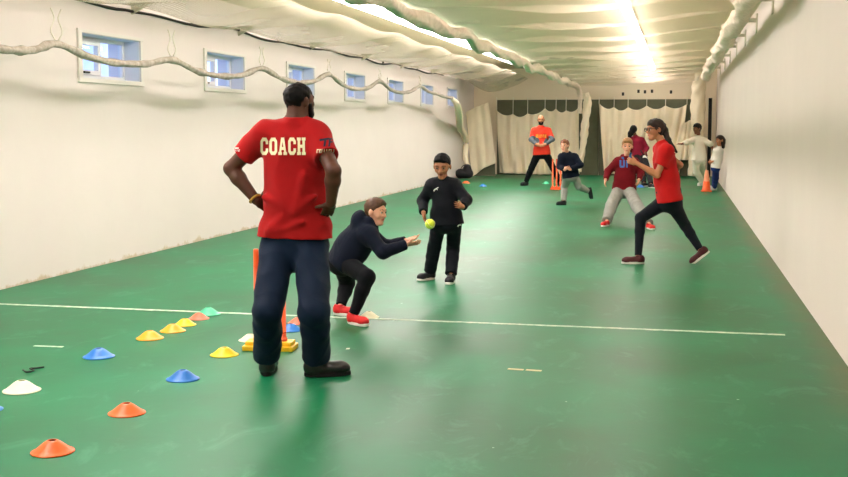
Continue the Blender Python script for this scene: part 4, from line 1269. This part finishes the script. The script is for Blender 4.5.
def maroon_extra(body, base, j, H):
    F = Field(); f = H.f; c = j['NB']
    F.cone(c + H.r * .06 + f * .06 - V3(0, 0, .01), c + H.r * .04 + f * .07 - V3(0, 0, .035), .024, .018, k=.02); F.cone(c - H.r * .06 + f * .06 - V3(0, 0, .01), c - H.r * .04 + f * .07 - V3(0, 0, .035), .024, .018, k=.02)
    F.cone(c - H.r * .055 + V3(0, 0, .0) + f * .05, c - H.r * .065 + V3(0, 0, .07), .024, .018, k=.02)
    soft('hood_lining', F, .008, C_BLUEH, body, base)


person('person', dict(label='fair-haired boy in maroon hoodie with blue letters and grey joggers', H=1.40, Y=18.8, seed=61, bulk=1.08, res=.008, skin=SK_FAIR, lip=LIP_F, hair=H_BLOND,
    j=dict(NB=(626.5, 157.5), SR=(617.5, 161.5, -.03), SL=(635, 162.5, .03), ER=(608, 171.5, 1), EL=(641, 172, 1), WR=(605.5, 180, -.12), WL=(639, 180, -.12), HR=(619, 190.5), HL=(629, 190.5), KR=(611.5, 205, -1), KL=(637, 206, -1), HC=(627.3, 146.5, -.06)),
    face=(.02, -.98, -.06), headup=(.05, 0, 1), hh=.245, neck=.052, hwide=.95, footR=('floor', 606.5, 226, (-.35, -.93)), footL=('floor', 649, 229, (.45, -.89)), shoe=.225, shoem=(L_RED, S_WHT, S_WHT),
    torso=[(.158, .125), (.165, .13), (.155, .12)], legw=(.100, .094, .078), hem=.02, sleeve=(1.92, .072, .060, .044), top=C_MAROON, topname='hoodie', tro=C_GREY, hood=True, tamp=.011,
    handR=((-.1, -.2, -1), (.9, -.2, 0), (.2, -1, 0), .5), handL=((-.2, -.6, -.6), (-1, 0, 0), (0, -.6, .6), .5), hairf=lambda H, j: hair_short(H, .045, .04, .03, .6), deco=maroon_deco, extra=maroon_extra))


# ---- girl in red running to the left
def pony(H, pts, r0, r1, bun=.0):
    F = hair_short(H, .045, .115, .01)
    for a, b_, ra, rb in zip(pts, pts[1:], np.linspace(r0, r1, len(pts))[:-1], np.linspace(r0, r1, len(pts))[1:]): F.cone(a, b_, float(ra), float(rb), k=.03)
    if bun: F.ell(pts[0], bun, k=.02)
    return F


def specs(body, base, j, H):
    h = H.h; parts = []
    V, Fc = [], []
    def addt(pts, r, n=6):
        v, f = tube_data(np.array(pts) - base, r, n); o = len(V); V.extend(v); Fc.extend([tuple(i + o for i in q) for q in f])
    for g in (-1, 1):
        c = lambda t: H.p(.455, g * (.165 + .115 * math.cos(t)), .035 + .085 * math.sin(t))
        addt([c(t) for t in np.linspace(0, 2 * math.pi, 21)], .0042)
        addt([H.p(.455, g * .28, .06), H.p(.40, g * .325, .065), H.p(.0, g * .365, .05), H.p(-.07, g * .36, -.02)], .0040)
    addt([H.p(.455, -.05, .06), H.p(.465, 0, .075), H.p(.455, .05, .06)], .0040)
    pyd('glasses', V, Fc, M_FRAME, body, None, True)


gY = 13.4
person('person', dict(label='girl in red T-shirt, dark leggings and glasses running leftwards', H=1.60, Y=gY, seed=71, bulk=.98, res=.006, skin=SK_TAN, lip=LIP_F, hair=H_DBROWN,
    j=dict(NB=(662, 143.5), SL=(667, 151, -.13), SR=(660, 149, .15), EL=(657, 175, -1), ER=(680, 165, 1), WL=(636.5, 163, -.14), WR=(668, 176, .26), HL=(670, 199, -.08), HR=(669, 199, .09), KR=(640.5, 218, -1), KL=(685, 225, -1), HC=(655.5, 130, 0)),
    face=(-.88, -.46, -.04), headup=(-.12, 0, 1), hh=.232, neck=.05, footR=('floor', 638, 263.8, (-.98, -.2)), footL=('air', 700.5, 250, .0, (-.78, -.15, -.62), (-.62, 0, .78)), shoe=.25, shoem=(L_MAR, S_WHT, S_LACE),
    torso=[(.170, .155), (.15, .135), (.15, .13)], legw=(.098, .062, .040), hem=-.03, sleeve=(.60, .070, .074), top=C_RED2, topname='shirt', tro=C_LEG, tamp=.002,
    handL=((-.95, 0, .30), (0, .9, .1), (-.2, .1, 1), .85), handR=((.1, .2, -.9), (0, -1, 0), (-1, 0, 0), .7), extra=specs,
    hairf=lambda H, j: pony(H, [H.p(-.40, 0, .10), H.p(-.50, 0, -.06), at(668.5, 141, gY), at(672.5, 147, gY), at(676.5, 152, gY)], .042, .016)))

# ---- girl in maroon with a bat, far away
g2 = 32.0
person('person', dict(label='girl in maroon top with a dark ponytail, back turned, at the far curtain', H=1.56, Y=g2, seed=81, bulk=1.0, res=.012, skin=SK_BROWN, lip=LIP_D, hair=H_BLACK,
    j=dict(NB=(635.5, 136.5), SL=(631, 140, 0), SR=(642, 140, 0), EL=(630, 148, -1), ER=(647, 148, 1), WL=(633, 153, .15), WR=(645, 153, -.18), HL=(636.5, 157), HR=(643.5, 157), KL=(642, 171, 1), KR=(648, 171, 1), HC=(633.5, 130, 0)),
    face=(-.25, .95, -.1), hh=.235, footL=('floor', 644, 186.5, (.7, .5)), footR=('floor', 651, 188, (.85, -.4)), shoe=.26, shoem=(L_BLKT, S_WHT, S_WHT),
    torso=[(.165, .13), (.15, .12), (.165, .12)], legw=(.10, .08, .06), hem=-.03, sleeve=(1.85, .075, .062, .045), top=C_MAROON2, topname='sweatshirt', tro=C_BLACK,
    handL=((.3, .2, -.9), (1, 0, 0), (0, 1, 0), .8), handR=((.2, -.3, -.9), (-1, 0, 0), (0, -1, 0), .9),
    hairf=lambda H, j: pony(H, [H.p(-.44, -.1, .05), at(630.5, 133.5, g2 - .15), at(629.5, 136.5, g2 - .15)], .09, .05, .10)))
a, c = at(640.5, 150, g2 - .40), at(651, 168.5, g2 - .46)
d = unit(c - a); w = unit(np.cross(d, ray(645, 160))); nn = np.cross(d, w)
bat = empty('cricket_bat', a); tag(bat, 'white cricket bat with a dark grip held by the girl in maroon', 'bat')
V, Fc = [], []
L = np.linalg.norm(c - a)
for t, hw_, th in ((.30, .022, .018), (.36, .050, .022), (.42, .054, .026), (.85, .054, .040), (.97, .050, .024), (1.0, .036, .014)):
    o = len(V); V += [d * t * L + w * x + nn * y for x, y in ((-hw_, -.014), (hw_, -.014), (hw_, .006), (.012, th), (-.012, th), (-hw_, .006))]
    if o: Fc += [(o - 6 + i, o - 6 + (i + 1) % 6, o + (i + 1) % 6, o + i) for i in range(6)]
Fc += [(5, 4, 3, 2, 1, 0), tuple(len(V) - 6 + i for i in range(6))]
pyd('blade', V, Fc, PR_WHITE, bat)
tube('handle', [d * 0, d * L * .16, d * L * .34], .017, M_BLACK, bat, n=10)

# ---- boy in whites
person('person', dict(label='boy in cream white cricket clothes running with arms spread', H=1.58, Y=30.2, seed=91, bulk=1.0, res=.012, skin=SK_BROWN, lip=LIP_D, hair=H_BLACK,
    j=dict(NB=(698.5, 136.5), SR=(693, 140, -.05), SL=(703.5, 140, .05), ER=(686.5, 142.5, -1), EL=(710.5, 144, 1), WR=(681.5, 144, -.12), WL=(714, 152, .0), HR=(696, 159), HL=(702, 159), KR=(696.5, 172, -1), KL=(701.5, 171, 1), HC=(697.3, 129, -.05)),
    face=(-.75, -.62, -.15), hh=.25, footR=('floor', 702.5, 185.5, (-.6, -.7)), footL=('floor', 707.5, 182.5, (-.3, -.9)), shoe=.25, shoem=(L_WHT, S_WHT, None),
    torso=[(.165, .125), (.155, .12), (.165, .12)], legw=(.10, .088, .068), hem=-.04, sleeve=(1.15, .072, .070, .066), top=C_WHITE, topname='shirt', tro=C_WHITE, tamp=.012,
    handR=((-.95, -.1, .05), (0, -.3, -.9), (0, -1, .2), .3), handL=((.3, 0, -.9), (-1, 0, 0), (0, -1, 0), .5), hairf=lambda H, j: hair_short(H, .05, .06, .04)))

# ---- child leaning by the right wall
ky = 27.8
person('person', dict(label='child in white jumper and blue trousers standing against the right wall', H=1.26, Y=ky, seed=101, bulk=1.0, res=.010, skin=SK_TAN, lip=LIP_D, hair=H_DBROWN,
    j=dict(NB=(719, 147.5), SR=(716, 150.5, .10), SL=(720, 151, -.10), ER=(714, 157, -1), EL=(718, 159, -1), WR=(711.5, 160.5, .02), WL=(712.5, 161.5, -.16), HR=(715.5, 167, .07), HL=(716, 167, -.07), KR=(715, 178, 1), KL=(716, 178, -1), HC=(720, 140.5, 0)),
    face=(-.80, -.60, -.05), hh=.225, neck=.05, footR=('floor', 713.5, 188.3, (-.9, -.4)), footL=('floor', 714.5, 190.3, (-.9, -.4)), shoe=.21, shoem=(L_WHT, S_WHT, None),
    torso=[(.135, .12), (.13, .115), (.13, .115)], legw=(.078, .066, .052), hem=-.03, sleeve=(1.9, .068, .058, .045), top=C_WOOL, topname='jumper', tro=C_BLUE,
    handR=((-.8, -.2, -.5), (0, -1, 0), (0, 0, 1), .5), handL=((-.8, 0, -.5), (0, 1, 0), (0, 0, 1), .5),
    hairf=lambda H, j: pony(H, [H.p(-.40, 0, .0), at(723, 143, ky), at(723.3, 147, ky)], .06, .04)))
